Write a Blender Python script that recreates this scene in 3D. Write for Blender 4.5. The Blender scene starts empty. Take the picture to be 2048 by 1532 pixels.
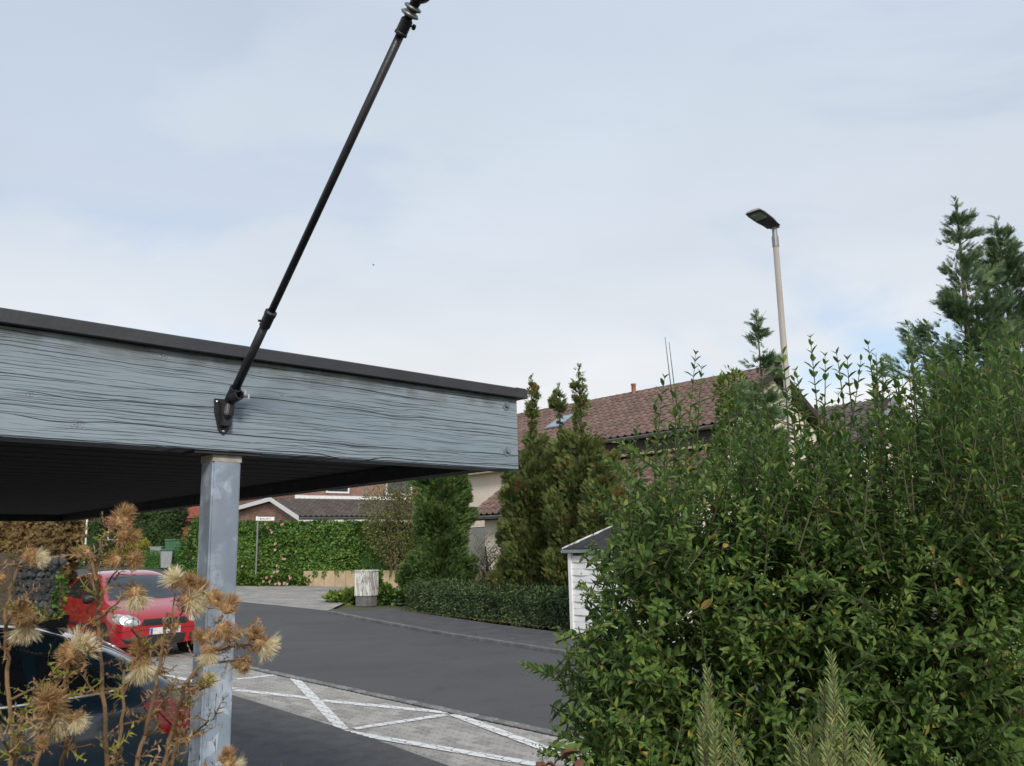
import bpy, bmesh, math, random
import numpy as np
from mathutils import Vector, Matrix, noise
from mathutils.bvhtree import BVHTree
from mathutils.geometry import delaunay_2d_cdt
random.seed(7); rng = np.random.default_rng(11)
scene = bpy.context.scene
COL = scene.collection
R = math.radians
# ------------------------------------------------------------------ camera
W_, H_ = 2048.0, 1532.0
FPX, PITCH, ROLL, CAMZ = 1640.0, math.atan(314/1640), 0.026, 1.85
fw = Vector((0, math.cos(PITCH), math.sin(PITCH))); up0 = Vector((0, -math.sin(PITCH), math.cos(PITCH))); X0 = Vector((1,0,0))
RT = (X0*math.cos(ROLL) - up0*math.sin(ROLL)); UP = (up0*math.cos(ROLL) + X0*math.sin(ROLL))
CAM = Vector((0,0,CAMZ))
cd = bpy.data.cameras.new('camera'); cam = bpy.data.objects.new('camera', cd); COL.objects.link(cam)
cam.matrix_world = Matrix(((RT.x,UP.x,-fw.x,0),(RT.y,UP.y,-fw.y,0),(RT.z,UP.z,-fw.z,CAMZ),(0,0,0,1)))
cd.sensor_width = 36; cd.sensor_fit = 'HORIZONTAL'; cd.lens = 36*FPX/W_; cd.clip_start = .05; cd.clip_end = 3000
cd.dof.use_dof = True; cd.dof.focus_distance = 3.2; cd.dof.aperture_fstop = 18
scene.camera = cam
# ------------------------------------------------------------------ light
SUN = Vector((.22, -.80, .52)).normalized()
sl = bpy.data.lights.new('sun', 'SUN'); so = bpy.data.objects.new('sun', sl); COL.objects.link(so)
sl.energy = 1.5; sl.angle = R(12); sl.color = (1.0,.93,.84)
so.rotation_euler = (-SUN).to_track_quat('-Z','Y').to_euler()
wd = bpy.data.worlds.new('World'); scene.world = wd; wd.use_nodes = True
nt = wd.node_tree; nt.nodes.clear()
def N_(t, **k):
    n = nt.nodes.new(t)
    for a, b in k.items(): setattr(n, a, b)
    return n
def L_(a, b): nt.links.new(a, b)
wo = N_('ShaderNodeOutputWorld'); bg = N_('ShaderNodeBackground'); bg.inputs[1].default_value = .1; L_(bg.outputs[0], wo.inputs[0])
sky = N_('ShaderNodeTexSky', sky_type='NISHITA', sun_disc=False); sky.sun_elevation = math.asin(SUN.z); sky.sun_rotation = math.atan2(SUN.x, SUN.y)
sky.air_density = 1.0; sky.dust_density = 1.5
tc = N_('ShaderNodeTexCoord'); sx = N_('ShaderNodeSeparateXYZ'); L_(tc.outputs['Generated'], sx.inputs[0])
def M_(op, a, b=None, clamp=False):
    n = N_('ShaderNodeMath', operation=op); n.use_clamp = clamp
    for i, v in enumerate((a, b)):
        if v is None: continue
        if isinstance(v, (int, float)): n.inputs[i].default_value = v
        else: L_(v, n.inputs[i])
    return n.outputs[0]
zc = M_('ADD', M_('MAXIMUM', sx.outputs[2], 0.0), .10)
cv = N_('ShaderNodeCombineXYZ'); L_(M_('DIVIDE', sx.outputs[0], zc), cv.inputs[0]); L_(M_('DIVIDE', sx.outputs[1], zc), cv.inputs[1])
n1 = N_('ShaderNodeTexNoise'); n1.inputs['Scale'].default_value = .55; n1.inputs['Detail'].default_value = 7; n1.inputs['Roughness'].default_value = .52; n1.inputs['Distortion'].default_value = .5
L_(cv.outputs[0], n1.inputs['Vector'])
el = N_('ShaderNodeValToRGB'); L_(sx.outputs[2], el.inputs[0])            # veil colour by elevation
cr = el.color_ramp; cr.elements[0].position = 0; cr.elements[0].color = (5.12,5.03,4.85,1); cr.elements[1].position = 1; cr.elements[1].color = (3.20,3.71,4.35,1)
for p, c in ((.16,(4.80,4.85,4.90,1)), (.32,(3.98,4.30,4.71,1)), (.55,(3.39,3.84,4.44,1))):
    e = cr.elements.new(p); e.color = c
th = N_('ShaderNodeMapRange'); th.interpolation_type = 'SMOOTHSTEP'; th.inputs[1].default_value = .33; th.inputs[2].default_value = .50; th.inputs[3].default_value = .22; th.inputs[4].default_value = .97
L_(n1.outputs[0], th.inputs[0])
n2 = N_('ShaderNodeTexNoise'); n2.inputs['Scale'].default_value = .9; n2.inputs['Detail'].default_value = 5; L_(cv.outputs[0], n2.inputs['Vector'])
br = N_('ShaderNodeMapRange'); br.inputs[1].default_value = .3; br.inputs[2].default_value = .7; br.inputs[3].default_value = .94; br.inputs[4].default_value = 1.06; L_(n2.outputs[0], br.inputs[0])
mu = N_('ShaderNodeVectorMath', operation='SCALE'); L_(el.outputs[0], mu.inputs[0]); L_(br.outputs[0], mu.inputs['Scale'])
sk = N_('ShaderNodeVectorMath', operation='SCALE'); tn = N_('ShaderNodeVectorMath', operation='MULTIPLY'); L_(sky.outputs[0], tn.inputs[0]); tn.inputs[1].default_value = (.95,1.0,1.03); L_(tn.outputs[0], sk.inputs[0]); sk.inputs['Scale'].default_value = .98
mx = N_('ShaderNodeMix', data_type='RGBA'); hi = N_('ShaderNodeMapRange'); hi.inputs[1].default_value = .20; hi.inputs[2].default_value = .38; hi.inputs[3].default_value = 0; hi.inputs[4].default_value = .82; L_(sx.outputs[2], hi.inputs[0]); L_(M_('MAXIMUM', th.outputs[0], hi.outputs[0]), mx.inputs[0]); L_(sk.outputs[0], mx.inputs[6]); L_(mu.outputs[0], mx.inputs[7]); L_(mx.outputs[2], bg.inputs[0])
vs = scene.view_settings; vs.view_transform = 'Standard'; vs.look = 'None'; vs.gamma = 1; vs.exposure = 0.86; vs.use_curve_mapping = False
# ------------------------------------------------------------------ pixel helpers
def ray(px, py): return (fw + RT*((px-W_/2)/FPX) + UP*(-(py-H_/2)/FPX))
def at(px, py, Y): d = ray(px, py); return CAM + d*(Y/d.y)
def hitp(px, py, pt, nrm):
    d = ray(px, py); return CAM + d*((pt-CAM).dot(nrm)/d.dot(nrm))
def proj(p):
    v = Vector(p)-CAM; z = v.dot(fw)
    return W_/2+FPX*v.dot(RT)/z, H_/2-FPX*v.dot(UP)/z, z
ZV = Vector((0,0,1))
U = Vector((-.676,.737,0)).normalized(); NN = Vector((.737,.676,0)).normalized(); MM = -U     # along the street (away left), across it, towards us
def zt(s):
    t = max(0.0, min(s, 110)-18); return .036*t*t/(t+8)
def sn(s, n, z=None): p = U*s + NN*n; p.z = zt(s)+(z or 0); return p
def gnd(px, py, dz=0):
    d = ray(px, py); t = 1.0
    for _ in range(4000):
        p = CAM+d*t
        if p.z <= zt(p.dot(U))+dz: break
        t += .02+.002*t
    return p
def lerp_tab(tab, x):
    return float(np.interp(x, [a for a, _ in tab], [b for _, b in tab]))
# ------------------------------------------------------------------ objects
WM = {}
def link(o, M=None): COL.objects.link(o); WM[o.name] = M.copy() if M else Matrix.Identity(4); return o
def tag(o, label=None, cat=None, group=None, kind=None):
    if label: o['label'] = label
    if cat: o['category'] = cat
    if group: o['group'] = group
    if kind: o['kind'] = kind
    return o
def thing(name, label, cat, loc, group=None):
    o = bpy.data.objects.new(name, None); o.empty_display_size = .1; o.location = loc
    link(o, Matrix.Translation(Vector(loc))); return tag(o, label, cat, group)
def part(name, me, mat, parent=None, M=None, kind=None, smooth=False):
    o = bpy.data.objects.new(name, me)
    if mat is not None and len(me.materials) == 0: me.materials.append(mat)
    if smooth: me.polygons.foreach_set('use_smooth', [True]*len(me.polygons))
    link(o, M)
    if parent is not None:
        o.parent = parent; o.matrix_parent_inverse = WM[parent.name].inverted()
    if M is not None: o.matrix_basis = M
    if kind: o['kind'] = kind
    return o
class MB:
    def __init__(s): s.v = []; s.f = []
    def add(s, V, F):
        b = len(s.v); s.v += [tuple(p) for p in V]; s.f += [tuple(b+i for i in f) for f in F]; return s
    def box(s, o, a, b, c, ra, rb, rc):
        P = [o+a*ra[i]+b*rb[j]+c*rc[k] for k in (0,1) for j in (0,1) for i in (0,1)]
        F = [(0,2,3,1),(4,5,7,6),(0,1,5,4),(1,3,7,5),(3,2,6,7),(2,0,4,6)]
        if a.cross(b).dot(c) < 0: F = [f[::-1] for f in F]
        return s.add(P, F)
    def cube(s, x0, x1, y0, y1, z0, z1): return s.box(Vector((0,0,0)), Vector((1,0,0)), Vector((0,1,0)), Vector((0,0,1)), (x0,x1), (y0,y1), (z0,z1))
    def tube(s, pts, rad, seg=8, cap=True):
        pts = [Vector(p) for p in pts]; n = len(pts)
        if not hasattr(rad, '__len__'): rad = [rad]*n
        V = []; ref = None
        for i, p in enumerate(pts):
            d = (pts[min(i+1,n-1)]-pts[max(i-1,0)])
            d = d.normalized() if d.length > 1e-9 else Vector((0,0,1))
            if ref is None: ref = d.orthogonal().normalized()
            ref = (ref-d*ref.dot(d)); ref = ref.normalized() if ref.length > 1e-6 else d.orthogonal().normalized()
            bi = d.cross(ref)
            for k in range(seg):
                a = 2*math.pi*k/seg; V.append(p+(ref*math.cos(a)+bi*math.sin(a))*rad[i])
        F = [(i*seg+k, i*seg+(k+1)%seg, (i+1)*seg+(k+1)%seg, (i+1)*seg+k) for i in range(n-1) for k in range(seg)]
        if cap: F += [tuple(range(seg))[::-1], tuple((n-1)*seg+k for k in range(seg))]
        return s.add(V, F)
    def lathe(s, o, ax, prof, seg=16, arc=None):       # prof: (r, h) along ax
        ax = ax.normalized(); r0 = ax.orthogonal().normalized(); b0 = ax.cross(r0); n = len(prof)
        V = [o+ax*h+(r0*math.cos(2*math.pi*k/seg)+b0*math.sin(2*math.pi*k/seg))*max(r,1e-4) for r, h in prof for k in range(seg)]
        F = [(i*seg+k, i*seg+(k+1)%seg, (i+1)*seg+(k+1)%seg, (i+1)*seg+k) for i in range(n-1) for k in range(seg)]
        F += [tuple(range(seg))[::-1], tuple((n-1)*seg+k for k in range(seg))]
        return s.add(V, F)
    def prism(s, pts, d):                               # closed polygon extruded by vector d
        n = len(pts); pts = [Vector(p) for p in pts]; d = Vector(d)
        nrm = sum(((pts[i]-pts[0]).cross(pts[(i+1)%n]-pts[0]) for i in range(n)), Vector())
        if nrm.dot(d) < 0: pts = pts[::-1]
        return s.add(pts+[p+d for p in pts], [tuple(range(n))[::-1], tuple(range(n,2*n))]+[(i,(i+1)%n,n+(i+1)%n,n+i) for i in range(n)])
    def mesh(s, name='mesh'):
        me = bpy.data.meshes.new(name); me.from_pydata(s.v, [], s.f); me.update(); return me
    def part(s, name, mat, parent=None, M=None, kind=None, smooth=False, bevel=0):
        me = s.mesh(name)
        if bevel:
            bm = bmesh.new(); bm.from_mesh(me)
            bmesh.ops.bevel(bm, geom=bm.edges[:], offset=bevel, segments=2, affect='EDGES', clamp_overlap=True); bm.to_mesh(me); bm.free()
        return part(name, me, mat, parent, M, kind, smooth)
def np_mesh(name, V, F):
    V = np.asarray(V, dtype=np.float32).reshape(-1,3); F = np.asarray(F, dtype=np.int32); k = F.shape[1]
    me = bpy.data.meshes.new(name); me.vertices.add(len(V)); me.vertices.foreach_set('co', V.ravel())
    me.loops.add(F.size); me.loops.foreach_set('vertex_index', F.ravel()); me.polygons.add(len(F))
    me.polygons.foreach_set('loop_start', np.arange(0, F.size, k, dtype=np.int32))
    me.polygons.foreach_set('loop_total', np.full(len(F), k, dtype=np.int32)); me.update(calc_edges=True); return me
def inst(name, T, Mt, pos):                             # template (V,F tris), Mt (n,3,3), pos (n,3)
    TV, TF = T; n = len(pos)
    V = np.einsum('nij,kj->nki', Mt, TV)+pos[:,None,:]
    F = (TF[None]+(np.arange(n)*len(TV))[:,None,None]).reshape(-1, TF.shape[1])
    return np_mesh(name, V.reshape(-1,3), F)
def nz(a): return a/np.maximum(np.linalg.norm(a, axis=-1, keepdims=True), 1e-9)
def frames(d, nrm, sc, wid=1.0):                        # columns x,y(d),z times scale
    d = nz(d); x = nz(np.cross(d, nrm)); z = np.cross(x, d)
    sc = np.broadcast_to(np.asarray(sc, float), (len(d),))
    M = np.stack([x*wid, d, z], axis=-1); return M*sc[:,None,None]
# leaf templates (unit length along y)
def leaf_t(w=.36, fold=.10, droop=.10, rows=((.2,.72),(.48,1.0),(.78,.6))):
    V = [(0,0,0)]; 
    for t, k in rows: V += [(-w*k/2,t,fold*k-droop*t*t),(0,t,-droop*t*t),(w*k/2,t,fold*k-droop*t*t)]
    V.append((0,1,-droop)); F = [(0,2,1),(0,3,2)]
    for i in range(len(rows)-1):
        a = 1+3*i; b = a+3; F += [(a,a+1,b+1),(a,b+1,b),(a+1,a+2,b+2),(a+1,b+2,b+1)]
    a = 1+3*(len(rows)-1); n = len(V)-1; F += [(a,a+1,n),(a+1,a+2,n)]
    return np.array(V, float), np.array(F, int)
LEAF = leaf_t(.40,.09,.14); IVY = leaf_t(.85,.14,.15,((.12,.9),(.4,1.0),(.75,.55)))
LEAF4 = (np.array([(0,0,0),(-.24,.45,.06),(.24,.45,.06),(0,1,-.08)], float), np.array([(0,3,1),(0,2,3)], int))
def spray_t(n=6, bend=.15, lw=.085):
    V = []; F = []
    def tri(a, b, w):
        a = np.array(a); b = np.array(b); d = nz(b-a); x = np.cross(d, (0,0,1)); x = nz(x)*w; i = len(V)
        V.extend([a-x, a+x, b+(0,0,.0)]); F.append((i,i+1,i+2))
    tri((0,0,0),(0,1,-bend),.05)
    for k in range(n):
        t = .08+.8*k/n; l = .52*(1-t*.75)
        for s in (-1,1):
            tri((0,t,-bend*t*t),(s*l*.75,t+l*.72,-bend*t*t-.1*l+.04*((k*7)%3)),lw*(1.2-t*.5))
    return np.array(V), np.array(F)
SPRAY = spray_t(); SPRAYN = spray_t(4, .05)
def spray_f():
    V, F = spray_t(7, -.12, .042); V = V*np.array([.8,1,1]); return V, F
SPRAYF = spray_f(); SPRAYT = spray_t(7, .10, .050)
# ------------------------------------------------------------------ materials
MATS = {}
class NT:
    def __init__(s, name):
        s.m = bpy.data.materials.new(name); s.m.use_nodes = True; s.t = s.m.node_tree; s.t.nodes.clear()
        s.out = s.n('ShaderNodeOutputMaterial')
    def n(s, t, **k):
        n = s.t.nodes.new(t)
        for a, b in k.items(): setattr(n, a, b)
        return n
    def l(s, a, b): s.t.links.new(a, b)
    def val(s, sock, v):
        if isinstance(v, (int, float)): sock.default_value = v
        elif isinstance(v, (tuple, list)): sock.default_value = tuple(v)+((1,) if len(v) == 3 and len(sock.default_value) == 4 else ())
        else: s.l(v, sock)
    def math(s, op, a, b=None, clamp=False):
        n = s.n('ShaderNodeMath', operation=op, use_clamp=clamp); s.val(n.inputs[0], a)
        if b is not None: s.val(n.inputs[1], b)
        return n.outputs[0]
    def mix(s, f, a, b, bt='MIX'):
        n = s.n('ShaderNodeMix', data_type='RGBA', blend_type=bt); s.val(n.inputs[0], f); s.val(n.inputs[6], a); s.val(n.inputs[7], b); return n.outputs[2]
    def pos(s, scale=(1,1,1), rot=0, kind='Object'):
        tc = s.n('ShaderNodeTexCoord'); mp = s.n('ShaderNodeMapping'); mp.inputs['Scale'].default_value = scale; mp.inputs['Rotation'].default_value = (0,0,rot)
        s.l(tc.outputs[kind], mp.inputs[0]); return mp.outputs[0]
    def noise(s, vec, sc, det=4, rough=.55, dist=0):
        n = s.n('ShaderNodeTexNoise'); n.inputs['Scale'].default_value = sc; n.inputs['Detail'].default_value = det; n.inputs['Roughness'].default_value = rough; n.inputs['Distortion'].default_value = dist
        if vec is not None: s.l(vec, n.inputs['Vector'])
        return n.outputs[0]
    def rng(s, v, a, b, c=0, d=1, smooth=True):
        n = s.n('ShaderNodeMapRange'); n.interpolation_type = 'SMOOTHSTEP' if smooth else 'LINEAR'
        s.val(n.inputs[0], v)
        for i, q in enumerate((a,b,c,d)): n.inputs[i+1].default_value = q
        return n.outputs[0]
    def ramp(s, v, stops):
        n = s.n('ShaderNodeValToRGB'); s.l(v, n.inputs[0]); e = n.color_ramp.elements
        e[0].position, e[0].color = stops[0][0], tuple(stops[0][1])+(1,); e[1].position, e[1].color = stops[-1][0], tuple(stops[-1][1])+(1,)
        for p, c in stops[1:-1]: q = e.new(p); q.color = tuple(c)+(1,)
        return n.outputs[0]
    def bump(s, h, strength=.3, dist=.01):
        n = s.n('ShaderNodeBump'); n.inputs['Strength'].default_value = strength; n.inputs['Distance'].default_value = dist; s.l(h, n.inputs['Height']); return n.outputs[0]
    def rand(s):
        a = s.n('ShaderNodeNewGeometry').outputs['Random Per Island']; b = s.n('ShaderNodeObjectInfo').outputs['Random']
        return s.math('FRACT', s.math('ADD', a, b))
    def bsdf(s, col, rough=.6, metal=0, normal=None, spec=.5, **k):
        p = s.n('ShaderNodeBsdfPrincipled'); s.val(p.inputs['Base Color'], col); s.val(p.inputs['Roughness'], rough); p.inputs['Metallic'].default_value = metal
        p.inputs['Specular IOR Level'].default_value = spec
        if normal is not None: s.l(normal, p.inputs['Normal'])
        for a, b in k.items(): p.inputs[a.replace('_',' ')].default_value = b
        s.last = p; return p.outputs[0]
    def done(s, sh): s.l(sh, s.out.inputs[0]); MATS[s.m.name] = s.m; return s.m
def plain(name, c, c2=None, sc=8, rough=.6, metal=0, bump=.15, spec=.5, rnd=0, det=5, stretch=(1,1,1), bd=.004):
    t = NT(name); v = t.pos(stretch); n = t.noise(v, sc, det); c2 = c2 or tuple(x*.75 for x in c)
    col = t.mix(t.rng(n,.32,.68), c2, c)
    if rnd: col = t.mix(1.0, col, t.ramp(t.rand(), [(0,(1-rnd,)*3),(1,(1+rnd*.6,)*3)]), 'MULTIPLY')
    nf = t.noise(v, sc*7, 3)
    return t.done(t.bsdf(col, t.rng(nf,.3,.7,rough-.08,rough+.08), metal, t.bump(nf, bump, bd), spec))
def leaf_mat(name, stops, trans=.3, rough=.5, spec=.35, vary=.8):
    t = NT(name); r = t.rand(); base = t.ramp(r, stops)
    n = t.noise(t.pos(), vary, 3); base = t.mix(1, base, t.ramp(n, [(.3,(.78,.8,.75)),(.7,(1.2,1.15,1.1))]), 'MULTIPLY')
    p = t.bsdf(base, rough, 0, None, spec); tr = t.n('ShaderNodeBsdfTranslucent'); t.l(base, tr.inputs[0])
    m = t.n('ShaderNodeMixShader'); m.inputs[0].default_value = trans; t.l(p, m.inputs[1]); t.l(tr.outputs[0], m.inputs[2]); return t.done(m.outputs[0])
m_bark = plain('bark', (.13,.10,.07), (.07,.055,.04), 20, .9, bump=.6)
m_twig = plain('twig', (.16,.11,.06), (.09,.07,.035), 30, .8)
m_privet = leaf_mat('privet_leaf', [(0,(0.078,0.146,0.041)),(.40,(0.114,0.207,0.053)),(.78,(0.164,0.265,0.067)),(.965,(0.243,0.326,0.081)),(.985,(0.362,0.357,0.081)),(1,(0.418,0.296,0.103))], .40, .5, .28, 1.7)
m_privet_stem = plain('privet_stem', (.065,.075,.03), (.05,.04,.022), 12, .8)
m_rosemary = leaf_mat('rosemary_leaf', [(0,(.13,.19,.07)),(.6,(.22,.29,.11)),(.9,(.31,.36,.14)),(1,(.42,.38,.11))], .25, .5)
m_thuja = leaf_mat('thuja_leaf', [(0,(0.083,0.134,0.048)),(.5,(0.136,0.198,0.065)),(.85,(0.190,0.226,0.074)),(.95,(0.230,0.220,0.074)),(1,(0.299,0.209,0.074))], .25, .65, .2, .9)
m_thuja_rust = leaf_mat('thuja_leaf_rusty', [(0,(.14,.15,.055)),(.5,(.22,.17,.065)),(1,(.30,.18,.075))], .25, .7, .2, .9)
m_conif = leaf_mat('conifer_leaf', [(0,(0.080,0.146,0.088)),(.6,(0.128,0.220,0.117)),(1,(0.258,0.293,0.131))], .15, .65, .2, .6)
m_yew = leaf_mat('cypress_leaf', [(0,(0.053,0.115,0.042)),(.55,(0.094,0.177,0.054)),(.9,(0.160,0.221,0.056)),(1,(0.246,0.248,0.064))], .2, .6, .2, .7)
m_ivy = leaf_mat('ivy_leaf', [(0,(0.046,0.111,0.023)),(.5,(0.081,0.176,0.031)),(.85,(0.143,0.247,0.042)),(1,(0.260,0.312,0.058))], .25, .5, .35, .35)
m_cotone = leaf_mat('cotoneaster_leaf', [(0,(0.041,0.074,0.030)),(.6,(0.072,0.116,0.044)),(1,(0.132,0.169,0.069))], .15, .55, .3, 2)
m_olive = leaf_mat('olive_leaf', [(0,(0.106,0.120,0.044)),(.6,(0.180,0.187,0.074)),(1,(0.300,0.284,0.120))], .25, .6, .2, .5)
m_brownh = leaf_mat('brown_hedge_leaf', [(0,(0.127,0.086,0.038)),(.5,(0.216,0.146,0.069)),(1,(0.329,0.238,0.121))], .2, .8, .1, .8)
m_green = leaf_mat('shrub_leaf', [(0,(0.035,0.106,0.025)),(.6,(0.069,0.175,0.037)),(1,(0.150,0.275,0.062))], .25, .55, .3, .6)
m_dkgreen = leaf_mat('dark_shrub_leaf', [(0,(0.027,0.060,0.024)),(.6,(0.048,0.098,0.033)),(1,(0.105,0.135,0.045))], .2, .6, .25, .5)
m_yellow = leaf_mat('yellow_shrub_leaf', [(0,(.22,.24,.03)),(.6,(.42,.38,.05)),(1,(.55,.46,.08))], .3, .6, .2)
m_willow = leaf_mat('willow_leaf', [(0,(.14,.18,.06)),(.6,(.22,.26,.09)),(1,(.34,.35,.15))], .35, .6, .2)
m_weed = leaf_mat('weed_leaf', [(0,(.09,.16,.03)),(.6,(.17,.26,.05)),(1,(.28,.33,.07))], .3, .6, .2)
m_rose = leaf_mat('rose_petal', [(0,(.70,.30,.28)),(.6,(.78,.45,.38)),(1,(.82,.62,.52))], .3, .6, .2)
m_thst = plain('thistle_stem', (.22,.13,.06), (.13,.085,.045), 30, .85, bump=.4)
m_thleaf = leaf_mat('thistle_dry_leaf', [(0,(.20,.12,.06)),(.5,(.34,.22,.12)),(1,(.46,.33,.19))], .3, .8, .1)
m_thgreen = leaf_mat('thistle_green_leaf', [(0,(.22,.22,.05)),(1,(.36,.34,.08))], .3, .7, .2)
m_bract = leaf_mat('thistle_bract', [(0,(0.261,0.148,0.069)),(.5,(0.445,0.278,0.135)),(1,(0.627,0.448,0.250))], .25, .8, .1)
m_plume = leaf_mat('thistle_plume', [(0,(0.703,0.524,0.311)),(.5,(0.850,0.777,0.518)),(1,(0.850,0.850,0.794))], .4, .8, .1)
m_black = plain('black_metal', (.016,.017,.020), (.012,.012,.014), 30, .45, 0, .1)
m_chrome = plain('bright_steel', (.62,.62,.62), None, 20, .25, 1, .05)
m_capm = plain('roof_edge_metal', (.034,.035,.040), (.026,.027,.031), 3, .5, 0, .25, stretch=(1,1,1), bd=.01)
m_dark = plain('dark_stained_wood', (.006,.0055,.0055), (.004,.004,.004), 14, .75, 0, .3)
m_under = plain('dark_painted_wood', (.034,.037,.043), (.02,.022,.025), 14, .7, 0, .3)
m_white = plain('white_paint', (.80,.80,.79), (.72,.72,.71), 5, .5, 0, .06)
m_cream = plain('cream_render', (.74,.65,.53), (.66,.58,.48), 1.2, .9, 0, .3, bd=.003)
m_cream2 = plain('pale_render', (.64,.57,.47), (.52,.48,.43), .7, .9, 0, .2)
m_zinc = plain('zinc', (.30,.31,.31), (.22,.23,.22), 6, .45, .6, .1)
m_tile = plain('brown_roof_tile', (.185,.118,.094), (.13,.084,.068), 3, .85, 0, .35, rnd=.22)
m_tile_dk = plain('dark_roof_tile', (.125,.102,.09), (.085,.072,.065), 3, .85, 0, .35, rnd=.2)
m_tile_red = plain('red_roof_tile', (.32,.085,.05), (.22,.06,.04), 3, .85, 0, .35, rnd=.2)
m_plank = plain('brown_plank', (.085,.060,.045), (.050,.036,.028), 6, .8, 0, .5, stretch=(1,1,8), rnd=.2)
m_stone = plain('gabion_stone', (.125,.128,.135), (.055,.057,.062), 16, .75, 0, .8, rnd=.4, bd=.02)
m_wire = plain('gabion_wire', (.06,.06,.06), None, 20, .5, .7)
m_retain = plain('sand_concrete', (.52,.40,.24), (.42,.33,.21), 3, .9, 0, .3, rnd=.15)
m_shingle = plain('bitumen_shingle', (.035,.036,.042), (.022,.022,.026), 40, .95, 0, .6, rnd=.25)
m_grey = plain('grey_trim', (.23,.26,.28), None, 5, .6)
m_soil = plain('soil', (.09,.065,.045), (.05,.038,.028), 9, .95, 0, .8, bd=.03)
m_lawn = plain('garden_ground', (.07,.09,.035), (.09,.075,.045), 2.5, .95, 0, .6, bd=.02)
m_drive = plain('driveway_asphalt', (.100,.100,.100), (.072,.072,.073), 5, .92, 0, .9, det=8, bd=.006)
m_walk = plain('sidewalk_asphalt', (.090,.090,.092), (.064,.064,.067), 3, .92, 0, .7, det=8, bd=.005)
m_kerb = plain('kerb_concrete', (.19,.19,.185), (.12,.12,.12), 7, .9, 0, .5, rnd=.2)
m_sett = plain('gutter_sett', (.25,.25,.24), (.16,.16,.155), 18, .85, 0, .5, rnd=.3)
m_joint = plain('joint_sand', (.10,.095,.085), (.055,.055,.05), 30, .95)
m_paver = plain('grey_paver', (.42,.395,.36), (.30,.285,.26), 25, .9, 0, .6, rnd=.26, det=6)
m_mark = plain('road_paint', (.80,.80,.78), (.72,.72,.70), 22, .7, 0, .4)
m_binG = plain('green_plastic', (.035,.13,.06), None, 5, .5); m_binGy = plain('grey_box_paint', (.30,.33,.34), None, 5, .6)
m_glass = plain('window_glass', (.05,.06,.07), None, 5, .06, 0, 0, .8)
m_red = plain('red_house_wall', (.36,.10,.06), (.26,.075,.05), 3, .85)
m_beige = plain('lamp_post_paint', (.42,.38,.33), (.36,.33,.29), 2, .5, .2, .05)
def asphalt():
    t = NT('road_asphalt'); v = t.pos(); a = t.noise(v, .35, 4); b = t.noise(v, 160, 2, .7); c = t.noise(v, 2.2, 5)
    col = t.mix(t.rng(a,.35,.65), (.076,.076,.077), (.098,.098,.098)); col = t.mix(t.rng(b,.45,.7,0,.6), col, (.125,.124,.124)); col = t.mix(t.rng(c,.55,.75,0,.5), col, (.048,.048,.050))
    d_ = t.noise(v, 28, 4, .7); e_ = t.rng(t.noise(t.pos((.25,1.2,1), -.83), 1.1, 4),.45,.7,0,.35); col = t.mix(t.rng(d_,.40,.62,0,.45), col, (.062,.062,.063)); col = t.mix(e_, col, (.105,.104,.103))
    return t.done(t.bsdf(col, .85, 0, t.bump(b, .8, .006), .4))
m_road = asphalt()
def brickmat(name, c1, c2, mort, bw, bh, vec='Generated', rot=(0,0,0), ms=.012):
    t = NT(name); tc = t.n('ShaderNodeUVMap'); 
    bt = t.n('ShaderNodeTexBrick'); t.l(tc.outputs[0], bt.inputs['Vector']); bt.inputs['Scale'].default_value = 1
    for k, c in (('Color1',c1),('Color2',c2),('Mortar',mort)): bt.inputs[k].default_value = tuple(c)+(1,)
    bt.inputs['Mortar Size'].default_value = ms; bt.inputs['Brick Width'].default_value = bw; bt.inputs['Row Height'].default_value = bh; bt.inputs['Bias'].default_value = -.1
    n = t.noise(t.pos(), 1.4, 4); col = t.mix(1, bt.outputs[0], t.ramp(n, [(.3,(.75,.75,.75)),(.7,(1.2,1.2,1.2))]), 'MULTIPLY')
    inv = t.math('SUBTRACT', 1.0, bt.outputs[1])
    return t.done(t.bsdf(col, .9, 0, t.bump(inv, .6, .012), .3))
m_brick = brickmat('red_brick', (.24,.10,.07), (.30,.15,.11), (.30,.26,.22), .25, .083)
m_pavefar = brickmat('far_paving', (.34,.32,.295), (.40,.375,.345), (.20,.19,.175), .225, .115, ms=.008)
m_pavefar2 = m_pavefar
def mp3_(t, uv, sc, loc=(0,0,0)):
    m = t.n('ShaderNodeMapping'); m.inputs['Scale'].default_value = sc; m.inputs['Location'].default_value = loc; t.l(uv, m.inputs[0]); return m.outputs[0]
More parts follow.
